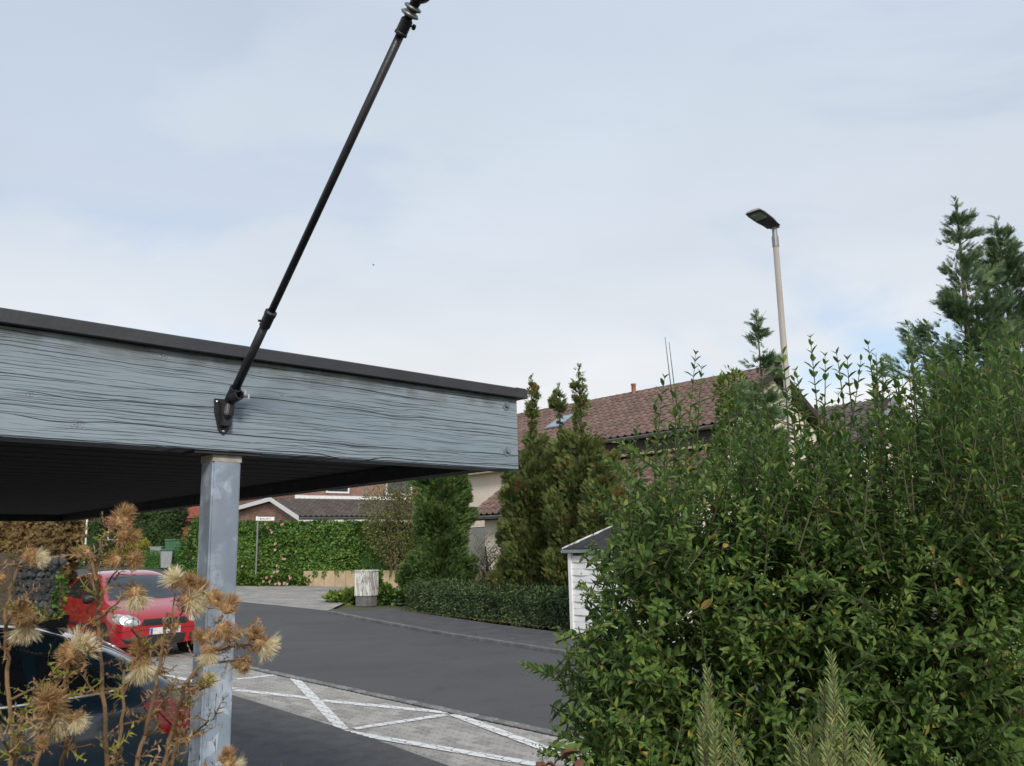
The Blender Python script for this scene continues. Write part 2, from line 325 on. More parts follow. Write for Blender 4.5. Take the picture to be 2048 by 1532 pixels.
def beam_mat():
    t = NT('blue_grey_painted_timber'); tc = t.n('ShaderNodeTexCoord'); uv = t.n('ShaderNodeUVMap').outputs[0]
    mp = t.n('ShaderNodeMapping'); mp.inputs['Scale'].default_value = (.28,7,1); t.l(uv, mp.inputs[0])
    # grain bends round knots
    vo = t.n('ShaderNodeTexVoronoi'); vo.inputs['Scale'].default_value = 1; m2 = t.n('ShaderNodeMapping'); m2.inputs['Scale'].default_value = (2.1,6.0,1); t.l(uv, m2.inputs[0]); t.l(m2.outputs[0], vo.inputs['Vector']); vo.inputs['Randomness'].default_value = 1
    knot = t.rng(vo.outputs['Distance'], 0, .33, 1, 0)
    sp0 = t.n('ShaderNodeSeparateXYZ'); t.l(uv, sp0.inputs[0]); ux, uy = sp0.outputs[0], sp0.outputs[1]
    g2 = t.noise(mp3_(t, uv, (.8,60,1)), 1.5, 3, .5, .1)
    def cracks(K_, amp, xs, thick, thr, seed):
        warp = t.noise(mp3_(t, uv, (xs, 5, 1), (seed,0,0)), 1, 3, .55); w2 = t.noise(mp3_(t, uv, (xs*9, 14, 1), (0,seed,0)), 1, 2, .5)
        c = t.math('ADD', t.math('MULTIPLY', uy, K_), t.math('ADD', t.math('MULTIPLY', warp, amp), t.math('MULTIPLY', w2, amp*.10)))
        c = t.math('ADD', c, t.math('MULTIPLY', knot, .55))
        fl = t.math('FLOOR', c); d = t.math('ABSOLUTE', t.math('SUBTRACT', t.math('FRACT', c), .5))
        cb_ = t.n('ShaderNodeCombineXYZ'); t.l(t.math('MULTIPLY', ux, xs*1.6), cb_.inputs[0]); t.l(t.math('MULTIPLY', fl, 7.31+seed), cb_.inputs[1])
        pres = t.rng(t.noise(cb_.outputs[0], 1, 2, .6), thr, thr+.16); wd_ = t.math('MULTIPLY', pres, thick*K_)
        n = t.n('ShaderNodeMapRange'); t.l(d, n.inputs[0]); t.l(wd_, n.inputs[2]); n.inputs[1].default_value = 0; n.inputs[3].default_value = 1; n.inputs[4].default_value = 0
        return t.math('MULTIPLY', n.outputs[0], t.rng(pres, 0, .25))
    big = cracks(24, 1.9, .5, .0026, .46, 2.0); fine = t.math('MULTIPLY', cracks(85, 4.5, 1.1, .0013, .45, 5.0), .85)
    fine = t.math('MAXIMUM', fine, t.math('MULTIPLY', cracks(150, 7.0, 2.2, .0009, .47, 9.0), .6))
    K0 = at(1038,940,3.68); kc = None; halo = None
    for kx_, ky_, kr in ((325,713,.016),(623,773,.013),(155,850,.018),(880,811,.010),(787,850,.011),(563,790,.008),(930,845,.008),(60,790,.010)):
        q = hitp(kx_, ky_, K0, U)-K0; u0 = q.dot(NN); v0 = q.dot(ZV+NN*.0105)
        dx = t.math('SUBTRACT', ux, u0); dy = t.math('MULTIPLY', t.math('SUBTRACT', uy, v0), 1.25); dd = t.math('SQRT', t.math('ADD', t.math('MULTIPLY', dx, dx), t.math('MULTIPLY', dy, dy)))
        an = t.n('ShaderNodeMath', operation='ARCTAN2'); t.l(dy, an.inputs[0]); t.l(dx, an.inputs[1])
        star = t.math('MULTIPLY', t.rng(dd, kr*.35, kr*.8, 1, 0), t.rng(t.math('SINE', t.math('ADD', t.math('MULTIPLY', an.outputs[0], 2.0+(kx_ % 3)), kx_*.7)), .72, .95, 0, .8)); rg = t.rng(t.math('ABSOLUTE', t.math('SUBTRACT', dd, kr)), 0, .0022, .22, 0)
        one = t.math('MAXIMUM', star, rg); hl_ = t.rng(dd, kr*.6, kr*2.2, 1, 0)
        kc = one if kc is None else t.math('MAXIMUM', kc, one); halo = hl_ if halo is None else t.math('MAXIMUM', halo, hl_)
    crack = t.math('MAXIMUM', t.math('MAXIMUM', big, fine), kc)
    m = t.noise(mp.outputs[0], .9, 4); col = t.mix(t.rng(m,.3,.7), (.215,.268,.315), (.270,.325,.372))
    sep = t.n('ShaderNodeSeparateXYZ'); t.l(uv, sep.inputs[0]); st = t.noise(t.pos((3,3,3)), 4, 5)
    top_tone = t.math('MULTIPLY', t.rng(sep.outputs[1], .225, .325), t.rng(st,.35,.65)); col = t.mix(t.math('MULTIPLY', top_tone, .75), col, (.115,.125,.105))  # patchy, duller and darker tone towards the beam's top edge
    col = t.mix(t.math('MULTIPLY', t.rng(g2,.45,.7), .16), col, (.24,.29,.32))
    col = t.mix(t.math('MULTIPLY', halo, .35), col, (.28,.33,.36)); col = t.mix(crack, col, (.022,.025,.028))
    h = t.math('SUBTRACT', t.math('MULTIPLY', g2, .35), t.math('MULTIPLY', crack, 1.0))
    return t.done(t.bsdf(col, .62, 0, t.bump(h, .7, .006), .35))
m_beam = beam_mat()
def galv():
    t = NT('galvanised_steel'); v = t.pos((1,1,.8)); vo = t.n('ShaderNodeTexVoronoi'); vo.inputs['Scale'].default_value = 26; t.l(v, vo.inputs['Vector'])
    n = t.noise(v, 7, 5, .6); n2 = t.noise(v, 2.3, 4)
    col = t.mix(t.rng(vo.outputs['Color'],.2,.8), (.30,.37,.45), (.50,.57,.66)); col = t.mix(t.rng(n,.40,.60), (.24,.285,.345), col); col = t.mix(t.rng(n2,.52,.7,0,.5), col, (.55,.60,.66))
    tc = t.n('ShaderNodeTexCoord'); sp = t.n('ShaderNodeSeparateXYZ'); t.l(tc.outputs['Object'], sp.inputs[0])
    vs_ = t.pos((105,105,9)); s = t.noise(vs_, 1, 5, .62, 1.2); streak = t.math('MULTIPLY', t.rng(s,.595,.64), t.rng(sp.outputs[2], 1.72, 1.50, 0, 1))
    col = t.mix(streak, col, (.035,.03,.028)); pit = t.rng(t.noise(v, 90, 2),.70,.74); col = t.mix(t.math('MULTIPLY', pit, .7), col, (.05,.05,.055))
    return t.done(t.bsdf(col, t.rng(n,.3,.7,.42,.6), .35, t.bump(t.math('SUBTRACT', n, streak), .3, .004), .5))
m_galv = galv()
def carpaint(name, c, flake=0):
    t = NT(name); n = t.noise(t.pos(), 3, 4); col = t.mix(t.rng(n,.3,.7), tuple(x*.9 for x in c), c)
    sh = t.bsdf(col, .35, 0, None, .5, Coat_Weight=1.0, Coat_Roughness=.05); return t.done(sh)
m_carred = carpaint('red_car_paint', (.40,.011,.018)); m_cardk = carpaint('dark_blue_car_paint', (.016,.042,.068))
m_carglass = plain('car_glass', (.025,.032,.036), None, 5, .04, 0, 0, .9); m_tyre = plain('tyre_rubber', (.018,.018,.018), None, 20, .85)
m_trim = plain('black_trim', (.02,.02,.021), None, 20, .6); m_lamp = plain('headlamp_glass', (.55,.57,.58), (.35,.36,.37), 25, .12, .35, 0, .8)
m_taill = plain('tail_lamp_red', (.50,.012,.016), (.36,.01,.012), 20, .12, 0, .1, .7); m_plate = plain('number_plate', (.70,.70,.70), (.58,.58,.60), 12, .5); m_blue = plain('plate_blue', (.03,.08,.4), None, 5, .5)
m_cab = None
def cabinet_mat():
    t = NT('weathered_cabinet'); v = t.pos((4,4,1)); a = t.noise(v, 3, 6, .65); b = t.noise(t.pos((9,9,2.2)), 3, 4, .6)
    col = t.mix(t.rng(a,.40,.60), (.34,.33,.30), (.72,.72,.69)); col = t.mix(t.rng(b,.58,.66,0,.8), col, (.13,.12,.10))
    return t.done(t.bsdf(col, .8, 0, t.bump(a,.2,.003), .3))
m_cab = cabinet_mat()
# UV in metres from a plane (for brick and beam materials)
def uvmap(me, o, a, b):
    uvl = me.uv_layers.new(name='UVMap'); 
    for lp in me.loops:
        p = me.vertices[lp.vertex_index].co-o; uvl.data[lp.index].uv = (p.dot(a), p.dot(b))
# ================================================================== SETTING
def sheet(name, mat, tabA, tabB, s0, s1, ds, dz, label=None, kind='structure', ncol=1):
    S = np.arange(s0, s1+1e-6, ds); V = []; F = []
    for s in S:
        a = lerp_tab(tabA, s); b = lerp_tab(tabB, s)
        for k in range(ncol+1): V.append(sn(s, a+(b-a)*k/ncol, dz))
    c = ncol+1
    for i in range(len(S)-1):
        for k in range(ncol): F.append((i*c+k, i*c+k+1, (i+1)*c+k+1, (i+1)*c+k))
    me = bpy.data.meshes.new(name); me.from_pydata(V, [], F); me.update()
    o = part(name, me, mat); o['kind'] = kind; return o
NEAR = [(-40,6.02),(15,6.02),(25,6.5),(40,8.7),(60,13.5),(80,19),(120,30)]
FAR = [(-40,9.3),(8,9.66),(14,10.5),(20,11.7),(30,13.4),(46,16.6),(60,20),(80,26),(120,38)]
# ground: one sheet to the horizon
V = []; F = []; SS = [-900,-200,-60,-30]+list(range(-20,112,3))+[140,250,900]; NS = [-900,-150,-40,-10,5,20,40,150,900]
for s in SS:
    for n in NS: V.append(sn(s, n, -.06))
for i in range(len(SS)-1):
    for j in range(len(NS)-1): k = i*len(NS)+j; F.append((k,k+1,k+len(NS)+1,k+len(NS)))
me = bpy.data.meshes.new('ground'); me.from_pydata(V, [], F); me.update(); part('ground', me, m_lawn)['kind'] = 'structure'
sheet('road', m_road, NEAR, [(a, b+(.1 if a < 17 else .6)) for a, b in FAR], -40, 110, 2, 0.0, ncol=2)
WALKF = [(a, b+1.75) for a, b in FAR]
sheet('sidewalk', m_walk, [(a, b+.16) for a, b in FAR], WALKF, -40, 20.5, 1, .045)
DRV = [(-12,4.30),(2,4.36),(5.86,4.52),(6.8,4.60),(8.0,4.66),(10.5,4.72),(30,4.72)]
sheet('driveway', m_drive, [(-12,-9),(30,-9)], DRV, -2, 11.2, .4, .006, ncol=2)
# paving that only shows far off
def poly_sheet(name, pix, mat, dz, uv=True):
    P = [gnd(*q) for q in pix]; bm = bmesh.new(); vs_ = [bm.verts.new(p) for p in P]; f = bm.faces.new(vs_)
    for cut in range(-40, 70, 1):
        s = 16+cut*.8
        bmesh.ops.bisect_plane(bm, geom=bm.verts[:]+bm.edges[:]+bm.faces[:], plane_co=U*s, plane_no=U)
    for v in bm.verts: v.co.z = zt(v.co.dot(U))+dz
    bmesh.ops.recalc_face_normals(bm, faces=bm.faces[:])
    me = bpy.data.meshes.new(name); bm.to_mesh(me); bm.free(); uvmap(me, Vector(), U, NN)
    if me.polygons[0].normal.z < 0: me.flip_normals()
    o = part(name, me, mat); o['kind'] = 'structure'; return o
poly_sheet('side_street_paving', [(380,1193),(478,1204),(560,1212),(655,1222),(725,1190),(800,1210),(990,1180),(990,1160),(600,1166),(470,1166),(400,1158),(372,1172)], m_pavefar, .006)
o = sheet('parking_bay', m_pavefar, [(9,1.5),(40,1.5)], [(9,5.89),(15,5.89),(25,6.36),(40,8.5)], 14.0, 34, 1, -.006, ncol=2); uvmap(o.data, Vector(), U, NN)
o = sheet('parking_bay', m_pavefar, [(9,.5),(40,.5)], [(9,4.72),(40,4.72)], 11.2, 14.0, .7, -.006); uvmap(o.data, Vector(), U, NN)
# --- near paving strip: interlocking pavers, each a piece
PL, PH, PA, PB_ = .225, .1125, .022, .014
base_o = sheet('paving_strip', m_joint, [(0,4.28),(30,4.28)], [(0,5.90),(30,5.90)], -4, 14.0, 1, -.014)
out = []
for k in range(5): out.append((k*PL/4, PA*(k % 2)))
out.append((PL+PB_, PH/2))
for k in range(4,-1,-1): out.append((k*PL/4, PH+PA*(k % 2)))
out.append((PB_, PH/2))
cx, cy = PL/2, PH/2+PA/2
def ring(k, z): return [((x-cx)*k, (y-cy)*(1-(1-k)*2), z) for x, y in out]
n_ = len(out); V = ring(.955, 0)+ring(.975, -.006)+ring(.975, -.03)
F = [tuple(range(n_))]+[(i,n_+i,n_+(i+1)%n_,(i+1)%n_) for i in range(n_)]+[(n_+i,2*n_+i,2*n_+(i+1)%n_,n_+(i+1)%n_) for i in range(n_)]
pav_me = bpy.data.meshes.new('paver'); pav_me.from_pydata(V, [], F); pav_me.update(); pav_me.materials.append(m_paver)
cells = []
for r in range(int((5.91-4.28)/PH)):
    for c in range(int(18/PL)):
        q_ = (-4+(c+.5*(r % 2)+.5)*PL, 4.28+(r+.5)*PH)
        if q_[1] > lerp_tab(DRV, q_[0])-.03: cells.append(q_)
def pmat(s, n):
    p = sn(s, n, 0); p.z += random.uniform(-.0015,.0015); M = Matrix(((U.x,NN.x,0,p.x),(U.y,NN.y,0,p.y),(0,0,1,p.z),(0,0,0,1)))
    M = M @ Matrix.Diagonal((1,-1,1,1)); return M @ Matrix.Rotation(random.uniform(-.006,.006), 4, 'X')
vis = sorted(cells, key=lambda c: abs(c[0]-6.6)); near_p = vis[:300]; rest = vis[300:]
for c in near_p: part('paver', pav_me, m_paver, base_o, pmat(*c))
mb = MB()
for c in rest:
    M = pmat(*c); mb.add([M @ Vector(v) for v in V[:2*n_]], [f for f in F[:1+n_]])
o = mb.part('paver_field', m_paver, base_o, kind='stuff')
# --- painted zigzag: paint sits on each stone, joints stay open
def clip(poly, quad):
    out_ = poly
    for i in range(4):
        a = quad[i]; b = quad[(i+1)%4]; e = (b-a); res = []
        ins = lambda p: e.x*(p.y-a.y)-e.y*(p.x-a.x) >= 0
        for j in range(len(out_)):
            p = out_[j]; q = out_[(j+1)%len(out_)]
            if ins(p): res.append(p)
            if ins(p) != ins(q):
                d1 = e.x*(p.y-a.y)-e.y*(p.x-a.x); d2 = e.x*(q.y-a.y)-e.y*(q.x-a.x); res.append(p+(q-p)*(d1/(d1-d2)))
        out_ = res
        if len(out_) < 3: return None
    return out_
lines = [((474,1359),(580,1348)),((584,1352),(686,1460)),((470,1381),(626,1398)),((642,1402),(896,1427)),((708,1460),(892,1431)),((908,1431),(1116,1509)),((676,1463),(1075,1532)),((330,1352),(470,1380))]
pavpoly = ring(.955,0)
for li, (a, b) in enumerate(lines):
    A = gnd(*a); B = gnd(*b); d = (B-A); d.z = 0; d.normalize(); w = Vector((-d.y,d.x,0))*.06
    quad = [A-w, B-w, B+w, A+w]; mb = MB()
    for c in cells:
        M = pmat(*c); C0 = M.translation
        if (C0-(A+B)*.5).length > (B-A).length*.5+.3: continue
        poly = [(M @ Vector(p)) for p in pavpoly]; poly2 = [Vector((p.x,p.y,0)) for p in poly]
        ar = sum(poly2[i].x*poly2[(i+1)%n_].y-poly2[(i+1)%n_].x*poly2[i].y for i in range(n_))
        if ar < 0: poly2 = poly2[::-1]
        q = clip(poly2, quad)
        if q: mb.add([(p.x,p.y,.0040+li*.0009) for p in q], [tuple(range(len(q)))])
    if mb.v: o = mb.part('painted_line', m_mark); o['kind'] = 'structure'
# --- gutter setts along the near edge, kerb stones along the far edge
g = MB(); random.seed(3)
me_s = MB().cube(-.075,.075,-.055,.055,-.05,.0).mesh('sett'); bm = bmesh.new(); bm.from_mesh(me_s); bmesh.ops.bevel(bm, geom=bm.edges[:], offset=.008, segments=1, affect='EDGES'); bm.to_mesh(me_s); bm.free()
gut = sheet('gutter', m_joint, [(a,b-.12) for a,b in NEAR], [(a,b+.012) for a,b in NEAR], -4, 40, 1, -.006)
for i in range(150):
    s = 2+i*.16; p = sn(s, lerp_tab(NEAR, s)-.058, .006); part('sett', me_s, m_sett, gut, Matrix(((U.x,NN.x,0,p.x),(U.y,NN.y,0,p.y),(0,0,1,p.z+random.uniform(-.004,.004)),(0,0,0,1))) @ Matrix.Rotation(random.uniform(-.04,.04),4,'Z'))
kb = MB().cube(-.495,.495,0,.15,-.1,.062).mesh('kerb_stone'); bm = bmesh.new(); bm.from_mesh(kb); bmesh.ops.bevel(bm, geom=bm.edges[:], offset=.012, segments=2, affect='EDGES'); bm.to_mesh(kb); bm.free()
kbase = sheet('kerb', m_joint, [(a,b+.01) for a,b in FAR], [(a,b+.14) for a,b in FAR], -10, 20.4, 1, .03)
for i in range(29):
    s = -8+i; a = sn(s-.5, lerp_tab(FAR, s-.5)); b = sn(s+.5, lerp_tab(FAR, s+.5)); e = (b-a).normalized(); q = Vector((e.y,-e.x,0)); p = (a+b)*.5
    part('kerb_stone', kb, m_kerb, kbase, Matrix(((e.x,q.x,0,p.x),(e.y,q.y,0,p.y),(0,0,1,p.z-.002),(0,0,0,1))))
# garden bed in front of the camera
bm_ = MB(); P = [(-6,-8),(9,-8),(9,9.2),(6,9.0),(1.0,4.18),(-.2,3.05),(-6,-2.2)]
bm_.prism([(x,y,-.05) for x,y in P], (0,0,.5)); o = bm_.part('garden_bed', m_soil); o['kind'] = 'structure'
# asphalt repair joints on the far sidewalk
for a, b in (((990,1281),(1085,1267)),((1118,1290),(1215,1277))):
    A = gnd(*a, .06); B = gnd(*b, .06); mb = MB(); d = (B-A).normalized(); w = Vector((-d.y,d.x,0))*.02; mb.add([(p.x,p.y,zt(p.dot(U))+.049) for p in (A-w,B-w,B+w,A+w)], [(0,1,2,3)]); o = mb.part('asphalt_joint', m_kerb); o['kind'] = 'structure'
# ================================================================== CARPORT
K = at(1038, 940, 3.68); ZB = K.z; BH = .325; OV = .125
NB = NN-ZV*.0105     # the roof falls slightly towards the street
def cb(mb, a, b, z): return mb.box(Vector((K.x,K.y,0)), NB, U, ZV, a, b, z)
def hitface(px, py, off=0): return hitp(px, py, K-U*off, U)
CW = 7.15; CLEN = 6.2
cp = thing('carport', 'flat roofed carport with blue grey timber beam on a galvanised steel post', 'carport', (K.x-1.4*NN.x, K.y-1.4*NN.y, 0))
mb = MB(); cb(mb, (-CLEN,0), (0,OV), (ZB,ZB+BH)); o = mb.part('front_beam', m_beam, cp, bevel=.004); uvmap(o.data, K, NN, ZV+NN*.0105)
o['label'] = 'cracked blue grey painted timber beam'
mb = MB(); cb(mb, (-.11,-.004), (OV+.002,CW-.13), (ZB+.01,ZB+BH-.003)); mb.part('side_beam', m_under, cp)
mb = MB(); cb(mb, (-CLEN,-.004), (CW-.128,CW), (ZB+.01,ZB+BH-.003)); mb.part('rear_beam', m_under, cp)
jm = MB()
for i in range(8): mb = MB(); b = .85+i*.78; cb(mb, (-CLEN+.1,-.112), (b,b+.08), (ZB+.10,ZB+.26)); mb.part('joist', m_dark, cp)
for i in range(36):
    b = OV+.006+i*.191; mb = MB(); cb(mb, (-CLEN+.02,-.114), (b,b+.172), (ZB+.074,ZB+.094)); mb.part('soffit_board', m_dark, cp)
mb = MB(); cb(mb, (-CLEN,.02), (-.01,CW+.02), (ZB+BH+.001,ZB+BH+.035)); mb.part('roof_membrane', m_capm, cp)
# metal edge trim, lightly buckled
def trim(a0, a1, axis, name):
    mb = MB(); prof = [(-.003,.0),(-.030,-.003),(-.033,.0),(-.032,.038),(-.024,.043),(.03,.044),(.03,.036),(-.003,.036)]
    n = 40; ring_ = []
    for i in range(n+1):
        t = a0+(a1-a0)*i/n; w = noise.noise(Vector((t*1.7,3,0)))*.006+noise.noise(Vector((t*6,9,0)))*.0025
        ring_.append([(K+(NB*t+U*(o_+w) if axis == 0 else NN*(-o_-w)+U*t)+ZV*(BH+z+w*.6)) for o_, z in prof])
    m = len(prof); mb.add([p for r in ring_ for p in r], [(i*m+k,i*m+(k+1)%m,(i+1)*m+(k+1)%m,(i+1)*m+k) for i in range(n) for k in range(m)]+[tuple(range(m)),tuple(n*m+k for k in range(m))])
    o = mb.part(name, m_capm, cp); return o
trim(-CLEN, .036, 0, 'edge_trim'); trim(-.03, CW+.02, 1, 'edge_trim')
for a in (-1.45,): pass
pc = hitface(455, 911, -.03); pa = (pc-K).dot(NN)
for i, (a0, b0) in enumerate(((pa-.05,.03),(pa-.05,CW-.25),(-CLEN+.4,.03),(-CLEN+.4,CW-.25))):
    mb = MB(); cb(mb, (a0,a0+.1), (b0,b0+.1), (0,ZB-.002)); o = mb.part('post', m_galv, cp, bevel=.006)
    if i == 0:
        m2 = MB(); cb(m2, (a0-.001,a0+.101), (b0-.0015,b0+.1015), (ZB-.034,ZB-.004)); m2.part('bare_band', plain('bare_zinc_band',(.44,.40,.34),(.30,.28,.25),30,.8), o)
        m3 = MB(); cb(m3, (a0-.07,a0+.17), (-.0+.012,.118), (ZB-.010,ZB+.002)); m3.part('head_plate', m_under, o)
for px, py in ((1012,811),(1014,902)):
    c = hitface(px, py); mb = MB(); mb.lathe(c+U*.002, -U, [(.023,0),(.023,.004),(.021,.0055)], 20); w = mb.part('washer', plain('painted_steel',(.20,.25,.28),None,20,.5), cp)
    mb = MB(); mb.lathe(c, -U, [(.0105,.004),(.0105,.012),(.009,.014)], 6); mb.part('bolt_head', MATS['painted_steel'], w)
# white dropping stuck on the trim
c = hitface(418, 692, .033); mb = MB(); mb.lathe(c+U*.006, (-U+ZV*.4), [(.001,.006),(.006,.005),(.008,.003),(.007,0)][::-1], 8); mb.part('trim_dropping', m_white, cp)
# ================================================================== FLAGPOLE
base = hitface(447, 822, .02); r1 = ray(465,790); r2 = ray(812,45); nr = r1.cross(r2)
kk = -(ZV.dot(nr))/(MM.dot(nr)); fd = (MM*kk+ZV).normalized()
print('FLAG dir', fd, math.degrees(math.asin(fd.z)))
def onpole(px, py):
    # point of the pole's plane seen at this pixel
    pl = fd.cross(NN).normalized(); P0 = base+fd*.05
    pn = MM.cross(ZV).normalized(); q0 = hitp(px, py, base, pn); return base0+fd*(q0-base0).dot(fd)
pn = MM.cross(ZV).normalized(); base0 = hitp(465, 790, hitface(452,822), pn)
q = lambda px, py: onpole(px, py)
FP = thing('flagpole', 'empty black telescopic flagpole angled up from a bracket on the timber beam', 'flagpole', hitface(447,825))
bA = q(463,795); bB = q(525,650); tA = q(523,662); tB = q(536,630); c1 = q(796,68); c2 = q(812,38)
MB().tube([bA-fd*.05, bB], .0145, 14).part('lower_tube', m_black, FP, smooth=True)
MB().tube([bB-fd*.05, c2+fd*.01], .0118, 14).part('upper_tube', m_black, FP, smooth=True)
cl = MB().lathe(tA, fd, [(.0165,0),(.018,.003),(.018,(tB-tA).length*.75),(.0195,(tB-tA).length*.78),(.0195,(tB-tA).length),(.013,(tB-tA).length+.004)], 16).part('clamp_collar', m_black, FP, smooth=False)
MB().tube([tA+fd*.02-NN*.02, tA+fd*.02-NN*.028], .004, 8).part('clamp_screw', m_black, cl)
L1 = (c2-c1).length
MB().lathe(c1, fd, [(.0135,-.004),(.018,-.003),(.018,.004),(.0165,.006),(.0165,L1*.9),(.012,L1)], 16).part('top_collar', m_black, FP)
MB().lathe(c1+fd*.03+NN*.02, NN, [(.003,-.004),(.003,.002),(.008,.004),(.008,.009),(.004,.011)], 10).part('thumb_screw', m_black, FP)
m_ring = plain('dull_aluminium', (.22,.22,.23), None, 20, .4, .6)
MB().lathe(c2+fd*.004, fd, [(.012,0),(.024,.004),(.026,.008),(.021,.013),(.014,.016),(.017,.020),(.024,.023),(.024,.028),(.015,.032)], 20).part('finial_ring', m_ring, FP, smooth=True)
fb = c2+fd*.036; MB().lathe(fb, fd, [(.013,0),(.014,.006)]+[(.033*math.cos(a), .042+.033*math.sin(a)) for a in np.linspace(-1.1,1.5,12)], 20).part('finial_ball', plain('black_gloss_plastic',(.02,.018,.02),None,20,.25), FP, smooth=True)
# bracket: shield plate, socket, second empty socket, screws
fc = hitface(447,825); e1 = NN; 
plate = [(-.036,.045),(.036,.045),(.034,.0),(.018,-.062),(0,-.078),(-.018,-.062),(-.034,0)]
po = MB().prism([fc+e1*x+ZV*z-U*.0005 for x, z in plate], -U*.006).part('bracket_plate', m_black, FP, bevel=.0015)
sb = fc+MM*.006-ZV*.02
MB().tube([bA-fd*.062, bA+fd*.012], [.0185,.0185], 16).part('socket', m_black, FP)
MB().lathe(bA+fd*.012, fd, [(.0155,0),(.019,.0),(.019,.004),(.0155,.005)], 16).part('socket_rim', m_black, FP)
mb = MB(); mb.prism([fc+MM*.004+NN*x+ZV*z for x, z in ((-.02,.04),(.02,.04),(.016,-.05),(-.016,-.05))], MM*.03); mb.tube([fc+MM*.01-ZV*.045, fc+MM*.03-ZV*.01, bA-fd*.05], [.014,.017,.018], 10); mb.part('bracket_arm', m_black, FP, bevel=.002)
s2 = bA-fd*.03+MM*.018; h2 = (MM*.93+ZV*.25+NN*.28).normalized(); mb = MB(); n = 18
ax = h2; r0 = ax.orthogonal().normalized(); b0 = ax.cross(r0); V = []; 
for h, ra in ((0,.015),(0,.0195),(.032,.0195),(.032,.015)):
    V += [s2+ax*h+(r0*math.cos(2*math.pi*k/n)+b0*math.sin(2*math.pi*k/n))*ra for k in range(n)]
mb.add(V, [(((i)%4)*n+k, ((i)%4)*n+(k+1)%n, ((i+1)%4)*n+(k+1)%n, ((i+1)%4)*n+k) for i in range(4) for k in range(n)]); mb.part('empty_socket', m_black, FP)
for w0 in (bA+fd*.002+NN*.018, s2+ax*.02+NN*.02):
    mb = MB(); mb.tube([w0, w0+NN*.022], .0025, 8); mb.prism([w0+NN*.015+ZV*z+NN*x for x, z in ((0,-.008),(.006,-.009),(.008,0),(.006,.009),(0,.008),(.002,0))], MM*.003); mb.part('wing_screw', m_chrome, FP)
for x, z in ((-.026,.034),(.026,.034),(0,-.066)):
    MB().lathe(fc+e1*x+ZV*z-U*.006, -U, [(.006,0),(.005,.0025),(.002,.0038)], 12).part('screw', m_chrome, FP, smooth=True)
# ================================================================== CARS
def interp(tab, x):          # smooth-ish
    return lerp_tab(sorted(tab), x)
def make_body(stn, belt, top, wid, twid, low):
    V = []; F = []; m = 0
    for x in stn:
        zb, zt_, w, tw, zl = interp(belt,x), interp(top,x), interp(wid,x), interp(twid,x), interp(low,x)
        h = zt_-zb; half = [(w*.60,zl),(w*.90,zl+.01),(w*.965,zl+.07),(w*.99,zl+.18*(zb-zl)+.05),(w,zl+.5*(zb-zl)),(w*.992,zl+.78*(zb-zl)),(w*.965,zb-.03),(w*.93,zb+.006)]
        a = w*.93
        half += [(a+(tw-a)*.34, zb+h*.33),(a+(tw-a)*.66, zb+h*.63),(a+(tw-a)*.92, zb+h*.86),(tw*.9, zb+h*.95),(tw*.6, zb+h*.99),(tw*.3,zb+h*.998),(0,zt_)]
        pts = half+[(-y,z) for y, z in half[-2::-1]]; m = len(pts); V += [(x,y,z) for y, z in pts]
    n = len(stn)
    F = [(i*m+k,i*m+k+1,(i+1)*m+k+1,(i+1)*m+k) for i in range(n-1) for k in range(m-1)]
    F += [(i*m+m-1,i*m,(i+1)*m,(i+1)*m+m-1) for i in range(n-1)]
    F += [tuple(range(m)), tuple((n-1)*m+k for k in range(m))[::-1]]
    me = bpy.data.meshes.new('body'); me.from_pydata(V, [], F); me.update()
    bm = bmesh.new(); bm.from_mesh(me); bmesh.ops.recalc_face_normals(bm, faces=bm.faces[:]); bm.to_mesh(me); bm.free()
    return me
def bake(me, subs=2, cuts=()):
    o = bpy.data.objects.new('tmp', me); COL.objects.link(o); md = o.modifiers.new('s','SUBSURF'); md.levels = md.render_levels = subs; cutters = []
    for c in cuts:
        co = bpy.data.objects.new('cut', c); COL.objects.link(co); cutters.append(co); b = o.modifiers.new('b','BOOLEAN'); b.object = co; b.operation = 'DIFFERENCE'; b.solver = 'EXACT'
    dg = bpy.context.evaluated_depsgraph_get(); r = bpy.data.meshes.new_from_object(o.evaluated_get(dg))
    for x in [o]+cutters: bpy.data.objects.remove(x)
    r.materials.clear(); return r
